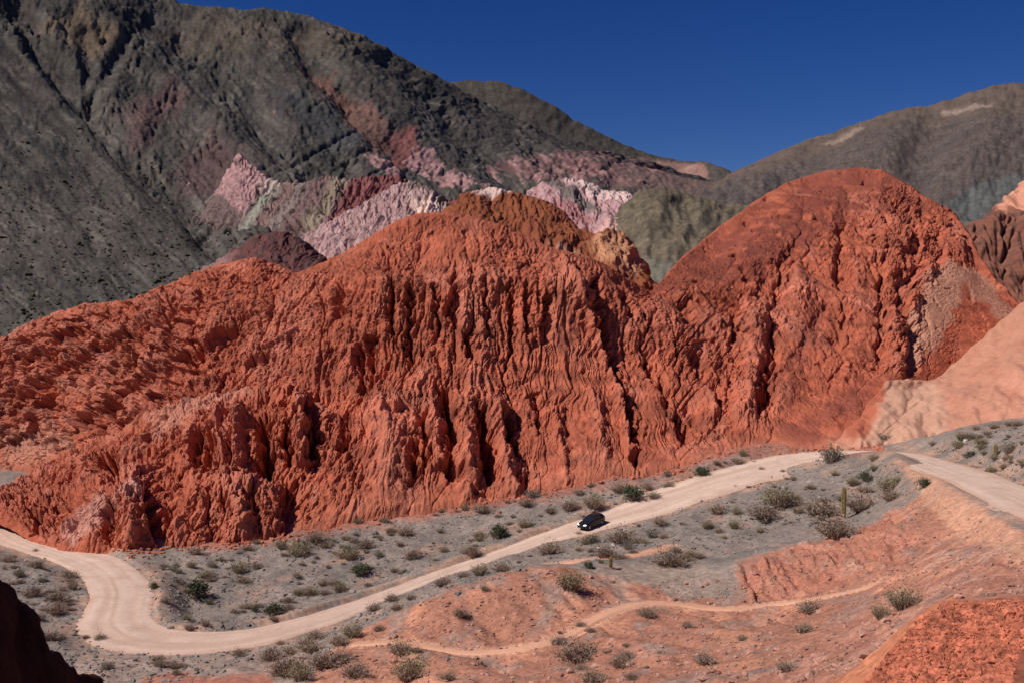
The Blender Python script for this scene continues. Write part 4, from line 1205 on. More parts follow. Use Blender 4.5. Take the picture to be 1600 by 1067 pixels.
# ------------------------------------------------------------------ shaded rock outcrop in the near left corner
crest = np.array([(-11.5, 9, 4.0), (-12, 14, 0.5), (-12.1, 19, -3.2), (-12.3, 23.9, -6.55), (-12.45, 25, -7.3), (-12.6, 26, -8.1), (-12.8, 27, -9.05), (-13.0, 28.5, -9.85), (-12.9, 30, -10.95), (-12.95, 31.5, -12.1), (-12.8, 34, -14.4), (-12.6, 38, -19), (-12.5, 43, -27)])
tt = np.linspace(0, len(crest) - 1, 150)
cx = np.stack([np.interp(tt, np.arange(len(crest)), crest[:, k]) for k in range(3)], -1)
cross = [(-12, -16), (-8, -10), (-5, -5.5), (-3, -2.6), (-1.6, -1.0), (-0.6, -0.2), (0, 0), (0.35, -0.7), (0.7, -2.0), (1.2, -4.2), (1.6, -6.5), (2.4, -9.5), (3.6, -13), (5.5, -18)]
ct = np.linspace(0, len(cross) - 1, 80)
cr_ = np.stack([np.interp(ct, np.arange(len(cross)), np.array(cross)[:, k]) for k in range(2)], -1)
P = np.zeros((150, 80, 3))
P[..., 0] = cx[:, None, 0] + cr_[None, :, 0]
P[..., 1] = cx[:, None, 1]
P[..., 2] = cx[:, None, 2] + cr_[None, :, 1]
wgt = 0.3 + 0.7 * sstep(0, 2.5, np.abs(cr_[None, :, 0]))
nz_ = 0.9 * (billow(P[..., 1] / 3.0, P[..., 2] / 2.5, 4, 7) - 0.4) + 0.3 * facet(P[..., 1] / 1.4, P[..., 2] / 1.3, 4) + 0.25 * fbm(P[..., 1] / 0.7, P[..., 2] / 0.7, 3, 9)
P = P + normals(P) * (nz_ * wgt)[..., None]
c = np.zeros(P.shape) + np.array([0.045, 0.015, 0.012])  # near-black base: the outcrop's deep shade is put into the rock colour
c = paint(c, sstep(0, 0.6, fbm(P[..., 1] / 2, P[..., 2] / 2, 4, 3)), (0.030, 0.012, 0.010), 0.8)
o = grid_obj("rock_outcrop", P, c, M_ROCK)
tag(o, "red rock outcrop with deep shade put into its colour, filling the lower left corner", "rock")

# ------------------------------------------------------------------ shrubs
def quad(vs, fs, c, a, b):
    n = len(vs)
    vs += [c - a - b, c + a - b, c + a + b, c - a + b]
    fs.append((n, n + 1, n + 2, n + 3))


def bush_mesh(seed, stems, leaves, leaf, height, upright, clump=0.09, thin=0.010, hollow=0.3):
    """unit bush: 1 wide, `height` tall; returns stem and leaf geometry"""
    r = np.random.default_rng(seed)
    sv, sf, lv, lf = [], [], [], []
    tips = []
    for i in range(stems):
        a = r.random() * 2 * math.pi
        q = r.random() ** 0.5
        lean = q * (1.25 - 0.75 * upright)
        ln = height * (0.65 + 0.45 * r.random()) * (1 - 0.25 * q * upright)
        rad = 0.5 * q * (0.75 + 0.35 * r.random())
        base = np.array([math.cos(a), math.sin(a), 0]) * rad * (0.25 + 0.2 * upright)
        tip = np.array([math.cos(a) * rad, math.sin(a) * rad, max(0.12, ln * math.cos(lean * 0.85))])
        mid = (base + tip) / 2 + np.array([0, 0, 0.08 * height]) + r.normal(0, 0.025, 3)
        for p0, p1, w0, w1 in ((base, mid, thin, thin * 0.75), (mid, tip, thin * 0.75, thin * 0.3)):
            dv = p1 - p0
            sd = np.cross(dv, [0, 0, 1.0])
            sd /= np.linalg.norm(sd) + 1e-6
            up = np.cross(sd, dv)
            up /= np.linalg.norm(up) + 1e-6
            n = len(sv)
            for p, w in ((p0, w0), (p1, w1)):
                sv += [p + sd * w, p - sd * w * 0.5 + up * w * 0.87, p - sd * w * 0.5 - up * w * 0.87]
            sf += [(n, n + 1, n + 4, n + 3), (n + 1, n + 2, n + 5, n + 4), (n + 2, n, n + 3, n + 5)]
        for k in range(2):       # side twigs
            f = 0.45 + 0.5 * r.random()
            p0 = mid + (tip - mid) * (f * 2 - 1 if f > 0.5 else 0)
            p1 = p0 + r.normal(0, 0.09, 3) + np.array([0, 0, 0.05])
            p1[2] = max(p1[2], 0.03)
            sd = r.normal(0, 1, 3)
            sd /= np.linalg.norm(sd)
            n = len(sv)
            sv += [p0 + sd * thin * 0.6, p0 - sd * thin * 0.6, p1]
            sf.append((n, n + 1, n + 2))
            tips.append(p1)
        tips.append(tip)
        tips.append(mid + (tip - mid) * 0.5)
    tips = np.array(tips)
    for i in range(leaves):
        t_ = tips[r.integers(len(tips))]
        p = t_ + r.normal(0, clump, 3)
        if p[2] < 0.015:
            p[2] = 0.015 + 0.05 * r.random()
        a_ = r.normal(0, 1, 3)
        a_ /= np.linalg.norm(a_)
        b_ = np.cross(a_, r.normal(0, 1, 3))
        b_ /= np.linalg.norm(b_)
        s_ = leaf * (0.6 + 0.8 * r.random())
        quad(lv, lf, p, a_ * s_, b_ * s_ * 0.55)
    return sv, sf, lv, lf


M_STEM = plain_mat("dry_twigs", (0.30, 0.215, 0.165), var=0.3, objvar=0.2)
LEAFM = {
    'green': plain_mat("dark_green_leaves", (0.062, 0.074, 0.038), var=0.35, objvar=0.25, scale=5),
    'olive': plain_mat("olive_leaves", (0.190, 0.165, 0.082), var=0.35, objvar=0.2, scale=5),
    'brown': plain_mat("brown_leaves", (0.245, 0.162, 0.118), var=0.35, objvar=0.25, scale=5),
    'straw': plain_mat("straw_blades", (0.36, 0.25, 0.145), var=0.3, objvar=0.25, scale=5),
    'grey': plain_mat("grey_green_leaves", (0.165, 0.148, 0.115), var=0.3, objvar=0.2, scale=5),
}
SPEC = {  # stems, leaves, leaf size, height, upright
    'green': (60, 900, 0.030, 0.62, 0.4), 'olive': (120, 560, 0.020, 0.52, 0.65), 'brown': (150, 480, 0.017, 0.34, 0.4), 'straw': (170, 120, 0.018, 0.42, 0.8, 0.04), 'grey': (80, 620, 0.024, 0.52, 0.5)}
PROTO = {}
for k_, sp in SPEC.items():
    for v_ in range(3):
        sv, sf, lv, lf = bush_mesh(hash((len(k_), ord(k_[0]), v_)) % 9999, *sp)
        so = mesh_obj("stems", sv, sf, M_STEM, link=False).data
        lo = mesh_obj("foliage", lv, lf, LEAFM[k_], link=False).data
        n = len(sv)
        whole = mesh_obj("bush", sv + lv, sf + [tuple(i + n for i in f) for f in lf], [M_STEM, LEAFM[k_]], link=False).data
        whole.polygons.foreach_set("material_index", [0] * len(sf) + [1] * len(lf))
        PROTO[(k_, v_)] = (so, lo, whole)
for o in list(bpy.data.objects):
    if o.users == 0 or o.name not in COL.objects:
        if o.type == 'MESH':
            bpy.data.objects.remove(o)

NAME = {'green': 'shrub', 'olive': 'shrub', 'brown': 'dry_bush', 'straw': 'grass_tussock', 'grey': 'shrub'}
CATG = {'green': 'shrub', 'olive': 'shrub', 'brown': 'bush', 'straw': 'tussock', 'grey': 'shrub'}
LOOK = {'green': 'dark green shrub', 'olive': 'yellow-olive shrub', 'brown': 'dry brown bush', 'straw': 'pale straw tussock', 'grey': 'grey-green shrub'}
MANY = {'green': 'dark green shrubs', 'olive': 'yellow-olive shrubs', 'brown': 'dry brown bushes', 'straw': 'pale straw tussocks', 'grey': 'grey-green shrubs'}
ORD = ['first', 'second', 'third', 'fourth', 'fifth', 'sixth', 'seventh', 'eighth', 'ninth', 'tenth', 'eleventh', 'twelfth', 'thirteenth', 'fourteenth', 'fifteenth', 'sixteenth', 'seventeenth', 'eighteenth', 'nineteenth', 'twentieth', 'twenty-first', 'twenty-second']


def region(px, py, p):
    """where a plant stands, in words"""
    k = ((ROAD_L[:, 0] - p[0]) ** 2 + (ROAD_L[:, 1] - p[1]) ** 2).argmin()
    dist = math.hypot(ROAD_L[k, 0] - p[0], ROAD_L[k, 1] - p[1])
    if px > 1425 and py < 760:
        return "on the upper slope right of the road" if py < 695 else "on the lower slope right of the road"
    if px < 215 and py > 850:
        return "left of the hairpin, upper part" if py < 915 else "left of the hairpin, lower part"
    if px < 560 and py > 1000:
        return "in the hollow below the lower road"
    behind = p[1] > np.interp(p[0], ROAD_L[30:-40, 0], ROAD_L[30:-40, 1]) if p[0] > -40 else True
    if behind and px < 1290 and not (px > 1100 and py > 770):
        third = "left" if px < 480 else ("left-central" if px < 640 else ("central" if px < 820 else ("right-central" if px < 980 else "right")))
        foot = np.interp(px, [b_[0] for b_ in b0], [b_[1] for b_ in b0])
        f = (py - foot) / max(5.0, np.interp(px, [q[0] for q in ROAD[12:]], [q[1] for q in ROAD[12:]]) - foot)
        return "%s on the %s flat" % ("at the cliff foot" if f < 0.3 else ("midway to the road" if f < 0.66 else "beside the road"), third)
    if px > 1060 and py < 870:
        return "on the grey knoll, far side" if py < 765 else ("on the grey knoll, left end" if px < 1200 else "on the grey knoll near the cactus")
    if py > 985 or (px > 1180 and py > 900):
        return "on the red slope below the footpath"
    if py > 895:
        return "on the red mound above the footpath"
    return "between the straight road and red mound"


USED = {}


def place_bush(kind, p, w, label=None, parts=True, zs=1.0, grp=None):
    v = int(rng.integers(3))
    so, lo, whole = PROTO[(kind, v)]
    rot = float(rng.random() * 6.28)
    if parts:
        e = bpy.data.objects.new(NAME[kind], None)
        e.empty_display_size = 0.3
        COL.objects.link(e)
        for nm, me in (("stems", so), ("foliage", lo)):
            ch = bpy.data.objects.new(nm, me)
            COL.objects.link(ch)
            ch.parent = e
    else:
        e = bpy.data.objects.new(NAME[kind], whole)
        COL.objects.link(e)
    e.location = (p[0], p[1], p[2] - 0.03 * w)
    e.rotation_euler = (0, 0, rot)
    e.scale = (w * (0.9 + 0.2 * rng.random()), w * (0.9 + 0.2 * rng.random()), w * zs)
    tag(e, label[0] if label else grp[0], CATG[kind], None if label else grp[1])
    if not label:
        USED.setdefault(grp, []).append((800 + F * p[0] / p[1], e))
    return e


HAND = [  # px, py of the foot, width px, kind, own label
    (306, 934, 46, 'green', "largest dark green shrub on the grey flat, rounded, inside the hairpin bend"), (239, 920, 20, 'green', "small dark green shrub beside the right edge of the hairpin road"),
    (427, 962, 32, 'green', "dark green shrub with a dry bush in front, above the lower road"), (399, 956, 15, 'green', None), (427, 968, 22, 'brown', None), (327, 943, 20, 'olive', None), (296, 983, 25, 'straw', None), (320, 976, 30, 'straw', None),
    (157, 1001, 26, 'grey', "grey-green shrub at the outer edge of the hairpin bend"), (134, 997, 18, 'straw', "pale tussock at the outer edge of the hairpin bend"), (373, 894, 34, 'olive', None), (402, 887, 30, 'brown', None), (275, 886, 17, 'olive', None), (299, 886, 23, 'olive', None),
    (255, 890, 12, 'olive', None), (347, 876, 16, 'olive', None), (402, 848, 22, 'brown', None), (440, 856, 30, 'olive', None), (468, 868, 42, 'olive', None), (495, 846, 50, 'brown', None), (464, 902, 20, 'grey', None), (306, 865, 32, 'brown', "dry brown bush against the foot of the red spur"),
    (270, 1043, 30, 'brown', None), (373, 1024, 32, 'brown', "twiggy brown bush at the lower edge of the road below the hairpin"), (437, 1006, 22, 'brown', None), (492, 998, 38, 'brown', None), (447, 1052, 74, 'brown', None), (509, 1042, 72, 'brown', None), (110, 902, 32, 'brown', None),
    (52, 930, 42, 'brown', None), (93, 938, 46, 'brown', None), (89, 958, 40, 'brown', None), (81, 999, 36, 'brown', None), (168, 1045, 26, 'grey', None), (55, 863, 14, 'olive', None), (30, 900, 26, 'olive', None), (20, 872, 22, 'brown', None), (60, 968, 30, 'brown', None), (115, 920, 24, 'olive', None),
    (726, 796, 22, 'olive', None), (754, 799, 40, 'brown', None), (822, 789, 36, 'brown', None), (778, 840, 34, 'green', "dark green shrub low on the flat above the straight road"), (819, 824, 28, 'olive', None), (563, 899, 32, 'green', "dark green shrub on the flat just above the road's lower straight"),
    (635, 835, 36, 'brown', None), (688, 832, 17, 'olive', None), (647, 870, 38, 'brown', None), (571, 856, 40, 'brown', None), (547, 873, 36, 'olive', None), (736, 865, 40, 'brown', None), (750, 898, 34, 'olive', "upright olive shrub on the near edge of the road, middle of the photo"),
    (692, 914, 38, 'brown', "bare twiggy bush overlapping the near edge of the road's straight"), (785, 892, 40, 'brown', None), (613, 938, 32, 'brown', None), (585, 954, 34, 'brown', None), (643, 936, 26, 'brown', None), (620, 952, 30, 'brown', None), (891, 796, 46, 'brown', None), (926, 792, 40, 'olive', None),
    (970, 768, 40, 'brown', None), (988, 782, 40, 'green', None), (970, 846, 60, 'brown', "wide dry bush on the grey strip right below the dark car"), (915, 850, 22, 'olive', "small olive shrub on the grey strip below the dark car"), (860, 864, 50, 'brown', None), (905, 836, 22, 'brown', "dry bush in front of the dark car's nose"), (1032, 819, 34, 'brown', None),
    (1050, 884, 72, 'brown', "broad dark brown bush behind the mound's right shoulder"), (981, 857, 30, 'grey', None), (946, 870, 50, 'brown', None), (919, 887, 20, 'green', "small dark shrub on the mound's crest beside the short cactus"), (891, 920, 55, 'olive', "sparse olive bush on the face of the red mound"), (719, 962, 36, 'brown', "sparse dark bush on the left face of the red mound"), (757, 922, 20, 'grey', None),
    (905, 1032, 92, 'brown', "largest dark bush below the footpath at bottom centre"), (970, 1040, 46, 'brown', "dark bush right of the largest one at bottom centre"), (926, 1066, 60, 'brown', "low bush at the bottom edge below the largest dark bush"), (626, 1020, 50, 'brown', "dark twiggy bush at the left end of the footpath"), (640, 1062, 74, 'olive', "wide olive bush at the bottom edge, left of centre"),
    (551, 995, 40, 'olive', "olive bush at the left foot of the red mound"), (537, 1032, 40, 'brown', None), (650, 1018, 30, 'brown', "small dark bush touching the footpath's left end"),
    (1096, 743, 28, 'green', None), (1105, 825, 30, 'olive', None), (1148, 825, 30, 'olive', None), (1122, 801, 40, 'brown', None), (1151, 803, 25, 'olive', None), (1215, 791, 64, 'olive', "large upright olive shrub on the knoll below the road"), (1246, 801, 26, 'olive', None), (1266, 763, 26, 'brown', None),
    (1351, 752, 28, 'green', None), (1332, 758, 30, 'olive', None), (1389, 768, 44, 'olive', "upright yellow-green shrub near the knoll's right edge"), (1392, 780, 46, 'brown', None), (1442, 761, 28, 'green', "dark green shrub beside the inner edge of the right road bend"), (1284, 804, 72, 'brown', "wide dry brown bush just left of the tall cactus"), (1345, 797, 70, 'brown', "wide dry brown bush just right of the tall cactus"),
    (1308, 838, 84, 'brown', "wide brown bush on the knoll's edge below the tall cactus"), (1194, 808, 60, 'brown', None), (1223, 737, 14, 'brown', None), (1149, 761, 12, 'brown', None), (1070, 876, 36, 'brown', None), (1266, 956, 52, 'brown', "brown bush below the footpath under the red bank"), (1256, 988, 42, 'straw', "pale dry tussock below the brown bush under the red bank"),
    (1229, 1048, 40, 'straw', "bright yellowish tussock on the lower red slope"), (1410, 950, 60, 'olive', "long low olive bush beside the rubble heap's upper slope"), (1101, 1036, 46, 'brown', "dry bush on the red slope right of bottom centre"), (1377, 966, 40, 'olive', None), (1366, 719, 24, 'olive', None), (1300, 722, 50, 'grey', "bare grey bush at the top of the road where it vanishes"),
    (1554, 669, 28, 'brown', "dark bush on the skyline of the right grey slope"), (1502, 687, 28, 'olive', None), (1533, 702, 24, 'olive', None), (1517, 713, 17, 'green', None), (1458, 695, 20, 'brown', None), (1382, 691, 30, 'grey', "grey shrub at the foot of the pale knoll above the road"), (1580, 718, 18, 'olive', None), (1543, 679, 22, 'brown', None), (1525, 671, 24, 'brown', None), (1590, 665, 30, 'brown', None), (1570, 730, 20, 'brown', None), (1599, 728, 20, 'brown', None),
    (1160, 1000, 30, 'brown', None), (1190, 735, 14, 'olive', None), (1240, 750, 16, 'olive', None), (1045, 760, 26, 'brown', None), (1120, 724, 22, 'brown', None), (1160, 712, 24, 'olive', None),
    (425, 1030, 50, 'brown', None), (480, 1012, 46, 'brown', None), (530, 1006, 44, 'brown', None), (556, 1056, 60, 'brown', None), (592, 985, 30, 'brown', None), (470, 1062, 50, 'olive', None), (600, 815, 26, 'brown', None), (560, 818, 22, 'olive', None), (690, 800, 20, 'brown', None), (860, 800, 30, 'brown', None), (905, 772, 30, 'brown', None), (1010, 762, 30, 'brown', None), (1020, 780, 30, 'olive', None),
]
for px, py, w, kind, lab in HAND:
    h = ground_hit(px, py)
    if h is None:
        continue
    wm = w * h[1] / F * (0.95 if w > 30 else 0.82)
    reg = region(px, py, h)
    size = "large " if wm > 4.2 else ("small " if wm < 2.2 else "")
    text = "%s%s %s" % (size, LOOK[kind], reg)
    place_bush(kind, h, wm, (lab,) if lab else None, parts=w >= 26, grp=(text, "%s%s %s" % (size, MANY[kind], reg)))

# smaller bushes strewn over the grey flats
AREAS = [([(250, 870), (440, 850), (700, 800), (950, 752), (1100, 722), (1180, 705), (1180, 728), (1000, 785), (800, 850), (600, 920), (420, 975), (260, 975)], 135, ('brown', 'brown', 'olive', 'straw', 'brown', 'grey')),
         ([(0, 870), (120, 890), (140, 960), (140, 1040), (90, 1000), (60, 960), (0, 900)], 28, ('brown', 'olive', 'brown')),
         ([(700, 905), (900, 840), (1050, 795), (1240, 740), (1400, 725), (1430, 770), (1330, 820), (1180, 860), (1060, 880), (850, 880)], 62, ('brown', 'olive', 'brown', 'grey')),
         ([(1450, 700), (1500, 678), (1600, 655), (1600, 740), (1540, 745)], 26, ('brown', 'olive', 'brown')),
         ([(150, 1010), (420, 1005), (520, 1000), (460, 1060), (150, 1060)], 16, ('brown', 'straw')),
         ([(600, 1040), (1000, 960), (1240, 960), (1200, 1060), (600, 1066)], 14, ('brown', 'straw'))]


def in_poly(x, y, pts):
    return bool(poly_mask(np.array([float(x)]), np.array([float(y)]), pts, 0.5)[0] > 0.5)


for pts, n, kinds in AREAS:
    xs, ys = [q[0] for q in pts], [q[1] for q in pts]
    made = 0
    tries = 0
    while made < n and tries < 4000:
        tries += 1
        px, py = rng.uniform(min(xs), max(xs)), rng.uniform(min(ys), max(ys))
        if not in_poly(px, py, pts):
            continue
        h = ground_hit(px, py)
        if pn(np.array([h[0] / 11 if h is not None else 0.0]), np.array([h[1] / 11 if h is not None else 0.0]), 44)[0] < rng.uniform(-0.5, 0.35):
            continue
        if h is None or ((ROAD_L[:, 0] - h[0]) ** 2 + (ROAD_L[:, 1] - h[1]) ** 2).min() < 4.6 ** 2 or h[1] > 184:
            continue
        kind = kinds[int(rng.integers(len(kinds)))]
        wm = rng.uniform(0.6, 1.9) if rng.random() < 0.85 else rng.uniform(2.2, 3.2)
        reg = region(px, py, h)
        size = "small " if wm < 2.2 else ""
        text = "%s%s %s" % (size, LOOK[kind], reg)
        place_bush(kind, h, wm, None, parts=False, zs=rng.uniform(0.6, 0.95), grp=(text, "%s%s %s" % (size, MANY[kind], reg)))
        made += 1

for (text, gname), lst in USED.items():
    lst.sort(key=lambda q: q[0])
    if len(lst) == 2:
        for (_, e), w_ in zip(lst, ("left", "right")):
            e["label"] = "%s %s, %s one of two" % (text.split(" ", 1)[0], text.split(" ", 1)[1], w_)
    elif 2 < len(lst) <= 22:
        for i, (_, e) in enumerate(lst):
            e["label"] = "%s, %s from left" % (text, ORD[i])

# ------------------------------------------------------------------ cacti
M_CACT = plain_mat("cactus_skin", (0.20, 0.145, 0.060), var=0.4, scale=3)
M_CACTB = plain_mat("cactus_corky_base", (0.34, 0.20, 0.135), var=0.3, scale=3)
M_SPINE = plain_mat("cactus_spines", (0.36, 0.22, 0.10), var=0.2, scale=3)


def cactus(px, py, hpx, wpx, label, tilt=0.03, base=True):
    p = ground_hit(px, py)
    h, r = hpx * p[1] / F, wpx * p[1] / F / 2
    e = bpy.data.objects.new("cactus", None)
    COL.objects.link(e)
    e.location = p - np.array([0, 0, 0.08])
    e.rotation_euler = (0, tilt, 0.7)
    ribs, seg = 14, 22
    v, f = [], []
    for i in range(seg + 1):
        u = i / seg
        rr = r * (0.72 + 0.34 * math.sin(min(u * 1.15, 1) * 2.4)) * (1 - 0.10 * math.exp(-((u - 0.45) / 0.05) ** 2))
        if u > 0.88:
            rr *= math.sqrt(max(0.03, 1 - ((u - 0.88) / 0.125) ** 2))
        for k in range(ribs * 2):
            a = math.pi * k / ribs
            q = rr * (1.0 if k % 2 == 0 else 0.80)
            v.append((q * math.cos(a), q * math.sin(a), u * h))
    m = ribs * 2
    for i in range(seg):
        for k in range(m):
            f.append((i * m + k, i * m + (k + 1) % m, (i + 1) * m + (k + 1) % m, (i + 1) * m + k))
    f.append(tuple(seg * m + k for k in range(m)))
    mesh_obj("stem", v, f, M_CACT, e)
    sv, sf = [], []
    r_ = np.random.default_rng(int(px))
    for i in range(2, seg):
        for k in range(0, m, 2):
            q = np.array(v[i * m + k])
            o_ = q / (np.linalg.norm(q[:2]) + 1e-6) * np.array([1, 1, 0])
            for s_ in range(2):
                tip = q + o_ * r * 0.22 + r_.normal(0, r * 0.10, 3)
                n = len(sv)
                w = r * 0.02
                sv += [q + np.array([0, 0, w]), q - np.array([0, 0, w]), tip]
                sf.append((n, n + 1, n + 2))
    mesh_obj("spines", sv, sf, M_SPINE, e)
    if base:
        bv, bf = [], []
        for i, (zz_, q) in enumerate(((-0.1, 1.0), (0.05, 0.98), (0.10, 0.94), (0.16, 0.86))):
            for k in range(16):
                a = 2 * math.pi * k / 16
                qq = r * q * (0.92 + 0.08 * r_.random())
                bv.append((qq * math.cos(a), qq * math.sin(a), zz_ * h))
        for i in range(3):
            for k in range(16):
                bf.append((i * 16 + k, i * 16 + (k + 1) % 16, i * 16 + 16 + (k + 1) % 16, i * 16 + 16 + k))
        mesh_obj("trunk_base", bv, bf, M_CACTB, e)
    tag(e, label, "cactus")


cactus(1318, 809, 50, 7.5, "tall single-stemmed column cactus standing on the grey knoll")
cactus(954, 886, 18, 5.5, "short dark column cactus behind the red mound", base=False)
cactus(1556, 713, 21, 6, "stubby brownish cactus on the grey slope at the right", tilt=-0.04)

# ------------------------------------------------------------------ the car
M_PAINT = plain_mat("black_car_paint", (0.010, 0.010, 0.013), rough=0.28, spec=0.5, var=0.1)
M_GLASS = plain_mat("tinted_glass", (0.012, 0.015, 0.018), rough=0.06, spec=0.8, var=0.05)
M_TYRE = plain_mat("tyre_rubber", (0.018, 0.016, 0.015), rough=0.9)
M_RIM = plain_mat("alloy_rim", (0.45, 0.43, 0.41), rough=0.35, metal=0.8)
M_TRIM = plain_mat("black_plastic", (0.02, 0.02, 0.02), rough=0.6)
M_DUST = plain_mat("dusty_sill", (0.06, 0.042, 0.034), rough=0.8)
M_PLATE = plain_mat("number_plate", (0.03, 0.03, 0.03), rough=0.5)
M_TAIL = plain_mat("tail_lamp", (0.25, 0.01, 0.01), rough=0.2, spec=0.5)
m, nt, bs = new_mat("lit_headlamp")
bs.inputs["Base Color"].default_value = (0.9, 0.9, 0.88, 1)
bs.inputs["Roughness"].default_value = 0.1
bs.inputs["Emission Color"].default_value = (1, 0.97, 0.9, 1)
bs.inputs["Emission Strength"].default_value = 2.2
M_LAMP = m


def loft(sections, mat, name, parent, smooth=True, caps=True):
    n = len(sections[0])
    v = [p for s_ in sections for p in s_]
    f = []
    for i in range(len(sections) - 1):
        for k in range(n):
            f.append((i * n + k, i * n + (k + 1) % n, (i + 1) * n + (k + 1) % n, (i + 1) * n + k))
    if caps:
        f.append(tuple(range(n - 1, -1, -1)))
        f.append(tuple((len(sections) - 1) * n + k for k in range(n)))
    o = mesh_obj(name, v, f, mat, parent, smooth=False)
    bm = bmesh.new()
    bm.from_mesh(o.data)
    bmesh.ops.recalc_face_normals(bm, faces=bm.faces)
    bm.to_mesh(o.data)
    bm.free()
    return o


def build_car():
    e = bpy.data.objects.new("car", None)
    COL.objects.link(e)
    # body sections along x (front = +x): x, half width, sill z, belt z
    S = [(2.14, 0.62, 0.36, 0.60), (2.08, 0.76, 0.28, 0.70), (1.85, 0.84, 0.24, 0.80), (1.2, 0.87, 0.22, 0.93), (0.75, 0.875, 0.22, 0.99), (-0.3, 0.88, 0.22, 1.01), (-1.4, 0.88, 0.22, 1.04), (-1.9, 0.85, 0.26, 1.06), (-2.08, 0.80, 0.32, 1.02), (-2.16, 0.70, 0.42, 0.90)]
    secs = []
    for x, hw, z0, z1 in S:
        secs.append([(x, -hw * 0.93, z0), (x, -hw, z0 + 0.16), (x, -hw, z1 - 0.16), (x, -hw * 0.93, z1 - 0.03), (x, -hw * 0.7, z1), (x, hw * 0.7, z1), (x, hw * 0.93, z1 - 0.03), (x, hw, z1 - 0.16), (x, hw, z0 + 0.16), (x, hw * 0.93, z0)])
    body = loft(secs, M_PAINT, "body", e)
    # cabin: pillars and roof
    Cb = [(0.86, 0.76, 0.98, 0.99), (0.35, 0.70, 0.98, 1.30), (0.05, 0.64, 0.98, 1.46), (-0.5, 0.64, 0.99, 1.51), (-1.2, 0.64, 1.0, 1.50), (-1.75, 0.63, 1.0, 1.42), (-2.02, 0.68, 1.0, 1.06)]
    secs = []
    for x, hw, z0, z1 in Cb:
        bw = 0.82
        secs.append([(x, -bw, z0), (x, -hw - 0.02, max(z0 + 0.005, z1 - 0.05)), (x, -hw * 0.85, z1), (x, hw * 0.85, z1), (x, hw + 0.02, max(z0 + 0.005, z1 - 0.05)), (x, bw, z0)])
    loft(secs, M_PAINT, "roof", e)

    def pane(name, pts, mat=M_GLASS, off=(0, 0, 0), parent=e, th=0.012):
        p = [np.array(q, float) for q in pts]
        n_ = np.cross(p[1] - p[0], p[2] - p[0])
        n_ /= np.linalg.norm(n_)
        if np.dot(n_, np.array(off)) < 0:
            n_ = -n_
        top = [q + n_ * th for q in p]
        bot = [q - n_ * th for q in p]
        k = len(p)
        f = [tuple(range(k)), tuple(range(2 * k - 1, k - 1, -1))] + [(i, (i + 1) % k, k + (i + 1) % k, k + i) for i in range(k)]
        o_ = mesh_obj(name, top + bot, f, mat, parent)
        bm_ = bmesh.new()
        bm_.from_mesh(o_.data)
        bmesh.ops.recalc_face_normals(bm_, faces=bm_.faces)
        bm_.to_mesh(o_.data)
        bm_.free()
        return o_
    pane("windscreen", [(0.80, -0.66, 1.03), (0.80, 0.66, 1.03), (0.10, 0.53, 1.445), (0.10, -0.53, 1.445)], off=(1, 0, 1))
    pane("rear_window", [(-2.00, -0.60, 1.10), (-2.00, 0.60, 1.10), (-1.79, 0.52, 1.39), (-1.79, -0.52, 1.39)], off=(-1, 0, 1))
    for sgn in (-1, 1):
        d = pane("door", [(0.72, sgn * 0.885, 0.34), (-0.28, sgn * 0.89, 0.32), (-0.28, sgn * 0.885, 0.97), (0.72, sgn * 0.88, 0.93)], M_PAINT, (0, sgn, 0), th=0.008)
        pane("handle", [(-0.06, sgn * 0.905, 0.86), (-0.22, sgn * 0.905, 0.86), (-0.22, sgn * 0.905, 0.89), (-0.06, sgn * 0.905, 0.89)], M_TRIM, (0, sgn, 0), parent=d)
        pane("window", [(0.62, sgn * 0.81, 1.03), (-0.26, sgn * 0.805, 1.04), (-0.26, sgn * 0.685, 1.42), (0.12, sgn * 0.695, 1.40)], off=(0, sgn, 0))
        d = pane("door", [(-0.31, sgn * 0.89, 0.32), (-1.05, sgn * 0.89, 0.32), (-1.22, sgn * 0.885, 0.99), (-0.31, sgn * 0.885, 0.97)], M_PAINT, (0, sgn, 0), th=0.008)
        pane("handle", [(-0.95, sgn * 0.905, 0.88), (-1.11, sgn * 0.905, 0.88), (-1.11, sgn * 0.905, 0.91), (-0.95, sgn * 0.905, 0.91)], M_TRIM, (0, sgn, 0), parent=d)
        pane("window", [(-0.32, sgn * 0.805, 1.04), (-1.15, sgn * 0.80, 1.05), (-1.15, sgn * 0.685, 1.42), (-0.32, sgn * 0.685, 1.425)], off=(0, sgn, 0))
        pane("quarter_window", [(-1.22, sgn * 0.80, 1.06), (-1.72, sgn * 0.80, 1.08), (-1.62, sgn * 0.69, 1.38), (-1.22, sgn * 0.685, 1.41)], off=(0, sgn, 0))
        pane("sill", [(1.0, sgn * 0.86, 0.22), (-0.95, sgn * 0.86, 0.22), (-0.95, sgn * 0.885, 0.33), (1.0, sgn * 0.885, 0.33)], M_DUST, (0, sgn, 0))
        # mirror
        mv = [(0.60 + a * 0.07, sgn * (0.98 + b * 0.10), 1.02 + c_ * 0.06) for a in (-1, 1) for b in (-1, 1) for c_ in (-1, 1)]
        mesh_obj("mirror", mv, [(0, 1, 3, 2), (4, 6, 7, 5), (0, 4, 5, 1), (2, 3, 7, 6), (0, 2, 6, 4), (1, 5, 7, 3)], M_PAINT, e)
        # lamps
        lv = [(2.10, sgn * 0.40, 0.66), (2.04, sgn * 0.66, 0.67), (1.90, sgn * 0.80, 0.72), (1.92, sgn * 0.74, 0.82), (2.06, sgn * 0.42, 0.775)]
        pane("headlight", lv, M_LAMP, (1, 0, 0.3), th=0.035)
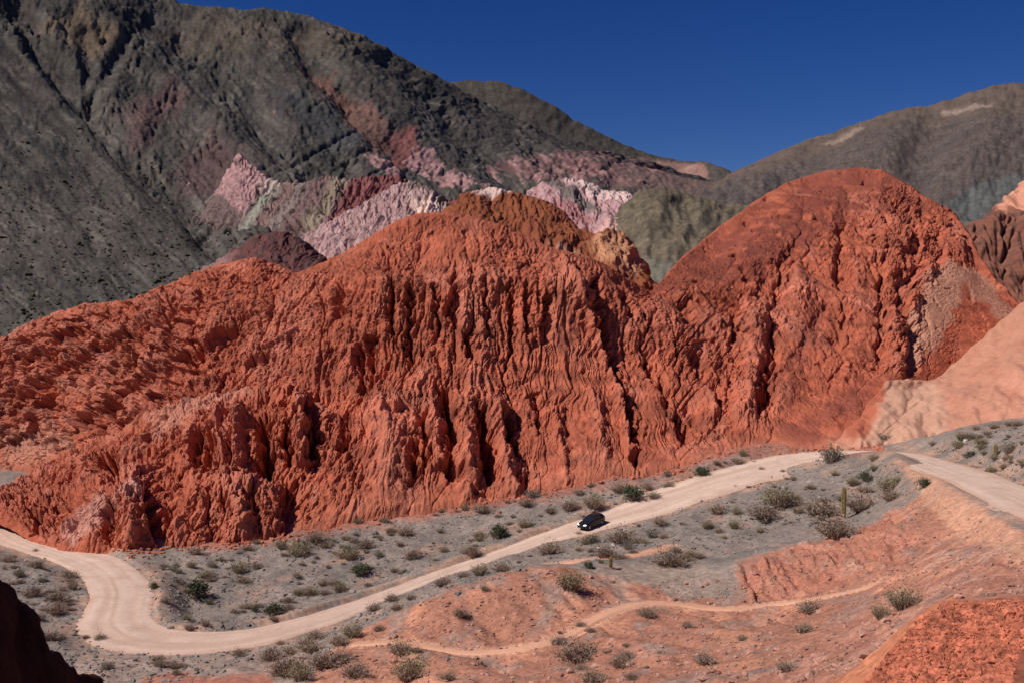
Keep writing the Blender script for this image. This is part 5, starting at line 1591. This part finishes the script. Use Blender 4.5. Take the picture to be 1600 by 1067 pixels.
        pane("tail_light", [(-2.13, sgn * 0.55, 0.80), (-2.06, sgn * 0.80, 0.80), (-2.0, sgn * 0.82, 1.0), (-2.10, sgn * 0.6, 1.0)], M_TAIL, (-1, 0, 0), th=0.02)
    pane("grille", [(2.150, -0.36, 0.50), (2.150, 0.36, 0.50), (2.10, 0.36, 0.66), (2.10, -0.36, 0.66)], M_TRIM, (1, 0, 0), th=0.02)
    pane("bumper", [(2.17, -0.62, 0.34), (2.17, 0.62, 0.34), (2.17, 0.60, 0.47), (2.17, -0.60, 0.47)], M_TRIM, (1, 0, 0), th=0.03)
    pane("number_plate", [(2.215, -0.22, 0.38), (2.215, 0.22, 0.38), (2.215, 0.22, 0.47), (2.215, -0.22, 0.47)], M_PLATE, (1, 0, 0), th=0.008)
    # wheels
    for x in (1.33, -1.32):
        for sgn in (-1, 1):
            w = bpy.data.objects.new("wheel", None)
            COL.objects.link(w)
            w.parent = e
            w.location = (x, sgn * 0.79, 0.32)
            k = 28
            prof = [(0.21, -0.10), (0.30, -0.11), (0.325, -0.07), (0.325, 0.07), (0.30, 0.11), (0.21, 0.10)]
            v, f = [], []
            for i in range(k):
                a = 2 * math.pi * i / k
                for r, yy in prof:
                    v.append((r * math.cos(a), yy, r * math.sin(a)))
            n = len(prof)
            for i in range(k):
                for j in range(n):
                    f.append((i * n + j, ((i + 1) % k) * n + j, ((i + 1) % k) * n + (j + 1) % n, i * n + (j + 1) % n))
            mesh_obj("tyre", v, f, M_TYRE, w, smooth=True)
            v, f = [(0, sgn * 0.075, 0)], []
            for i in range(20):
                a = 2 * math.pi * i / 20
                rr, yy = (0.208, 0.092) if (i // 2) % 2 == 0 else (0.205, 0.05)
                v.append((rr * math.cos(a), sgn * yy, rr * math.sin(a)))
            for i in range(20):
                f.append((0, 1 + i, 1 + (i + 1) % 20))
            mesh_obj("rim", v, f, M_RIM, w)
    return e


car = build_car()
k = int(np.abs(np.interp(np.arange(len(ROAD_L)), np.arange(len(ROAD_L)), 800 + F * ROAD_L[:, 0] / ROAD_L[:, 1]) - 923).argmin())
T_ = ROAD_L[k - 3] - ROAD_L[k + 3]
T_ /= np.linalg.norm(T_)
pos = ROAD_L[k] + np.array([0.35, -0.8, 0.0])
head = math.atan2(T_[1], T_[0]) + math.radians(14)
fw = Vector((math.cos(head), math.sin(head), T_[2]))
fw.normalize()
lf_ = Vector((0, 0, 1)).cross(fw).normalized()
up_ = fw.cross(lf_)
Mx = Matrix((fw, lf_, up_)).transposed().to_4x4()
Mx.translation = Vector((pos[0], pos[1], ROAD_L[k][2] + 0.07))
car.matrix_world = Mx @ Matrix.Scale(1.08, 4)
tag(car, "black hatchback with lit headlights driving down the dirt road", "car")

# ------------------------------------------------------------------ loose stones
ICO = bmesh.new()
bmesh.ops.create_icosphere(ICO, subdivisions=1, radius=1.0)
ICO_V = np.array([v.co[:] for v in ICO.verts])
ICO_F = np.array([[v.index for v in f.verts] for f in ICO.faces])
ICO.free()


def stone_cloud(name, pts, sizes, mat, label, cat, flat=0.7, seed=1, sink=0.25):
    r = np.random.default_rng(seed)
    n = len(pts)
    nv = len(ICO_V)
    V = ICO_V[None] * (1 + 0.38 * r.uniform(-1, 1, (n, nv, 1)))
    V = V * r.uniform(0.6, 1.35, (n, 1, 3)) * np.array([1, 1, flat])
    a = r.uniform(0, 6.28, n)
    ca, sa = np.cos(a)[:, None], np.sin(a)[:, None]
    x, y = V[..., 0] * ca - V[..., 1] * sa, V[..., 0] * sa + V[..., 1] * ca
    V = np.stack([x, y, V[..., 2]], -1) * np.asarray(sizes)[:, None, None]
    V = V + np.asarray(pts)[:, None] + np.array([0, 0, 1]) * (np.asarray(sizes) * flat * (1 - 2 * sink))[:, None, None] * 0.6
    Fc = ICO_F[None] + (np.arange(n) * nv)[:, None, None]
    me = bpy.data.meshes.new(name)
    me.from_pydata(V.reshape(-1, 3).tolist(), [], Fc.reshape(-1, 3).tolist())
    me.materials.append(mat)
    o = bpy.data.objects.new(name, me)
    COL.objects.link(o)
    o["kind"] = "stuff"
    o["label"] = label
    o["category"] = cat
    return o


def strew(pts, n, seed, avoid_road=True, dmin=22.0, dmax=190):
    r = np.random.default_rng(seed)
    xs, ys = np.array([q[0] for q in pts]), np.array([q[1] for q in pts])
    cand = np.stack([r.uniform(xs.min(), xs.max(), n * 3), r.uniform(ys.min(), ys.max(), n * 3)], -1)
    ok = poly_mask(cand[:, 0], cand[:, 1], pts, 1.0) > 0.5
    out = []
    for px, py in cand[ok]:
        h = ground_hit(px, py, dmin)
        if h is None or h[1] > dmax:
            continue
        if avoid_road and h[1] > 60 and ((ROAD_L[:, 0] - h[0]) ** 2 + (ROAD_L[:, 1] - h[1]) ** 2).min() < 3.7 ** 2:
            continue
        out.append(h)
        if len(out) >= n:
            break
    return np.array(out)


M_RUB = plain_mat("red_rubble", (0.41, 0.130, 0.076), var=0.55, scale=2.5)
M_GST = plain_mat("grey_stone", (0.20, 0.17, 0.155), var=0.45, scale=0.6)
M_RST = plain_mat("pinkish_stone", (0.36, 0.19, 0.145), var=0.45, scale=0.6)
rr = np.random.default_rng(5)
pts = strew([(1340, 1080), (1400, 1008), (1440, 965), (1478, 942), (1620, 936), (1620, 1000), (1592, 1020), (1575, 1090)], 9000, 3, False, 20, 46)
stone_cloud("rubble", pts, rr.lognormal(-3.1, 0.45, len(pts)), M_RUB, "loose red rubble covering the heap in the lower right corner", "rubble", 0.75, 3)
pts = strew([(0, 880), (300, 865), (700, 800), (1100, 720), (1400, 712), (1440, 765), (1180, 862), (850, 882), (500, 1000), (300, 1066), (120, 1066), (0, 900)], 5200, 4)
stone_cloud("grey_stones", pts, rr.lognormal(-2.1, 0.45, len(pts)), M_GST, "small grey stones scattered over the valley floor", "stones", 0.6, 4)
pts = strew([(470, 1067), (560, 990), (850, 888), (1000, 915), (1150, 890), (1340, 830), (1440, 775), (1600, 850), (1600, 930), (1450, 935), (1330, 1067)], 3600, 6, True, 40)
stone_cloud("pink_stones", pts, rr.lognormal(-2.35, 0.5, len(pts)), M_RST, "small pinkish stones scattered over the red foreground slope", "stones", 0.6, 6)
pts = strew([(1450, 700), (1600, 660), (1600, 760), (1540, 750)], 400, 9)
stone_cloud("slope_stones", pts, rr.lognormal(-2.0, 0.4, len(pts)), M_GST, "stones on the grey slope above the right road", "stones", 0.6, 9)


fb = []
r6 = np.random.default_rng(66)
for q in range(900):
    px = r6.uniform(100, 1380)
    py = np.interp(px, [b_[0] for b_ in (s0[2:9] + b0[8:-4] if px > 0 else b0)], [b_[1] for b_ in (s0[2:9] + b0[8:-4])]) + r6.exponential(3.5) - 1
    h = ground_hit(px, py)
    if h is not None and ((ROAD_L[:, 0] - h[0]) ** 2 + (ROAD_L[:, 1] - h[1]) ** 2).min() > 4.2 ** 2:
        fb.append(h)
stone_cloud("fallen_blocks", np.array(fb), r6.lognormal(-1.75, 0.5, len(fb)), M_RUB, "small red fallen blocks along the foot of the cliff", "rubble", 0.7, 61)


def rock(px, py, wpx, mat, label, seed, grp=None, dmin=22):
    h = ground_hit(px, py, dmin)
    if h is None:
        return
    w = wpx * h[1] / F / 2
    bm = bmesh.new()
    bmesh.ops.create_icosphere(bm, subdivisions=2, radius=1.0)
    r = np.random.default_rng(seed)
    dirs = r.normal(0, 1, (7, 3))
    dirs /= np.linalg.norm(dirs, axis=1, keepdims=True)
    cut = r.uniform(0.55, 0.9, 7)
    for v in bm.verts:
        p = np.array(v.co[:])
        for d_, k_ in zip(dirs, cut):
            q = p @ d_
            if q > k_:
                p = p - d_ * (q - k_)
        p += r.normal(0, 0.03, 3)
        v.co = p * np.array([1.15, 0.9, 0.75]) * w
    me = bpy.data.meshes.new("rock")
    bm.to_mesh(me)
    bm.free()
    me.materials.append(mat)
    o = bpy.data.objects.new("rock", me)
    COL.objects.link(o)
    o.location = h + np.array([0, 0, 0.25 * w])
    o.rotation_euler = (0, 0, float(r.uniform(0, 6.28)))
    tag(o, label, "rock", grp)


M_PALE = plain_mat("pale_stone", (0.55, 0.47, 0.42), var=0.25, scale=1.5)
rock(1532, 1004, 11, M_RUB, "largest red block amid the rubble heap", 11, dmin=20)
rock(1408, 1030, 10, M_RUB, "red block on the left flank of the rubble heap", 12, dmin=20)
rock(1420, 985, 9, M_RUB, "red block near the upper left edge of the rubble heap", 13, dmin=20)
for i, (px, py, w) in enumerate(sorted(((935, 857, 6), (958, 852, 7), (1349, 770, 5), (1280, 777, 5), (1508, 690, 9), (68, 873, 6), (40, 876, 5), (108, 852, 9)))):
    rock(px, py, w, M_PALE, "pale whitish stone on grey ground, %s from left" % ORD[i], 20 + i, "pale stones on the grey ground")
for i, (px, py, w) in enumerate(sorted(((1512, 893, 6), (1533, 815, 5), (868, 963, 6), (735, 962, 6), (1320, 925, 6), (1420, 905, 5), (700, 1030, 8), (760, 1052, 7), (1010, 1043, 8), (1075, 1000, 6), (955, 1010, 8), (560, 1040, 7), (1180, 1010, 8), (1150, 1040, 7), (1290, 985, 8)))):
    rock(px, py, w, M_GST, "small grey rock on the red foreground slope, %s from left" % ORD[i], 40 + i, "grey rocks on the red slope")

# ------------------------------------------------------------------ scrub dotting the far slopes
r = np.random.default_rng(77)
M_SCRUB = plain_mat("far_scrub", (0.052, 0.048, 0.030), var=0.3, scale=0.3)
fl_ = MOUNT_GY.copy()
cand = np.flatnonzero(((MOUNT_GX > -60) & (MOUNT_GX < 520) & (MOUNT_GY > 200) & (MOUNT_GY < 540) & (MOUNT_GX < 60 + (MOUNT_GY - 60) * 1.05 + 40)).ravel())
sel = r.choice(cand, 2600)
pp = MOUNT_P.reshape(-1, 3)[sel] + r.normal(0, 1.5, (2600, 3)) * np.array([1, 1, 0])
stone_cloud("mountain_scrub", pp, r.lognormal(-0.35, 0.45, 2600) * 0.9, M_SCRUB, "dark low scrub dotting the left mountain's lower slope", "scrub", 0.7, 5)
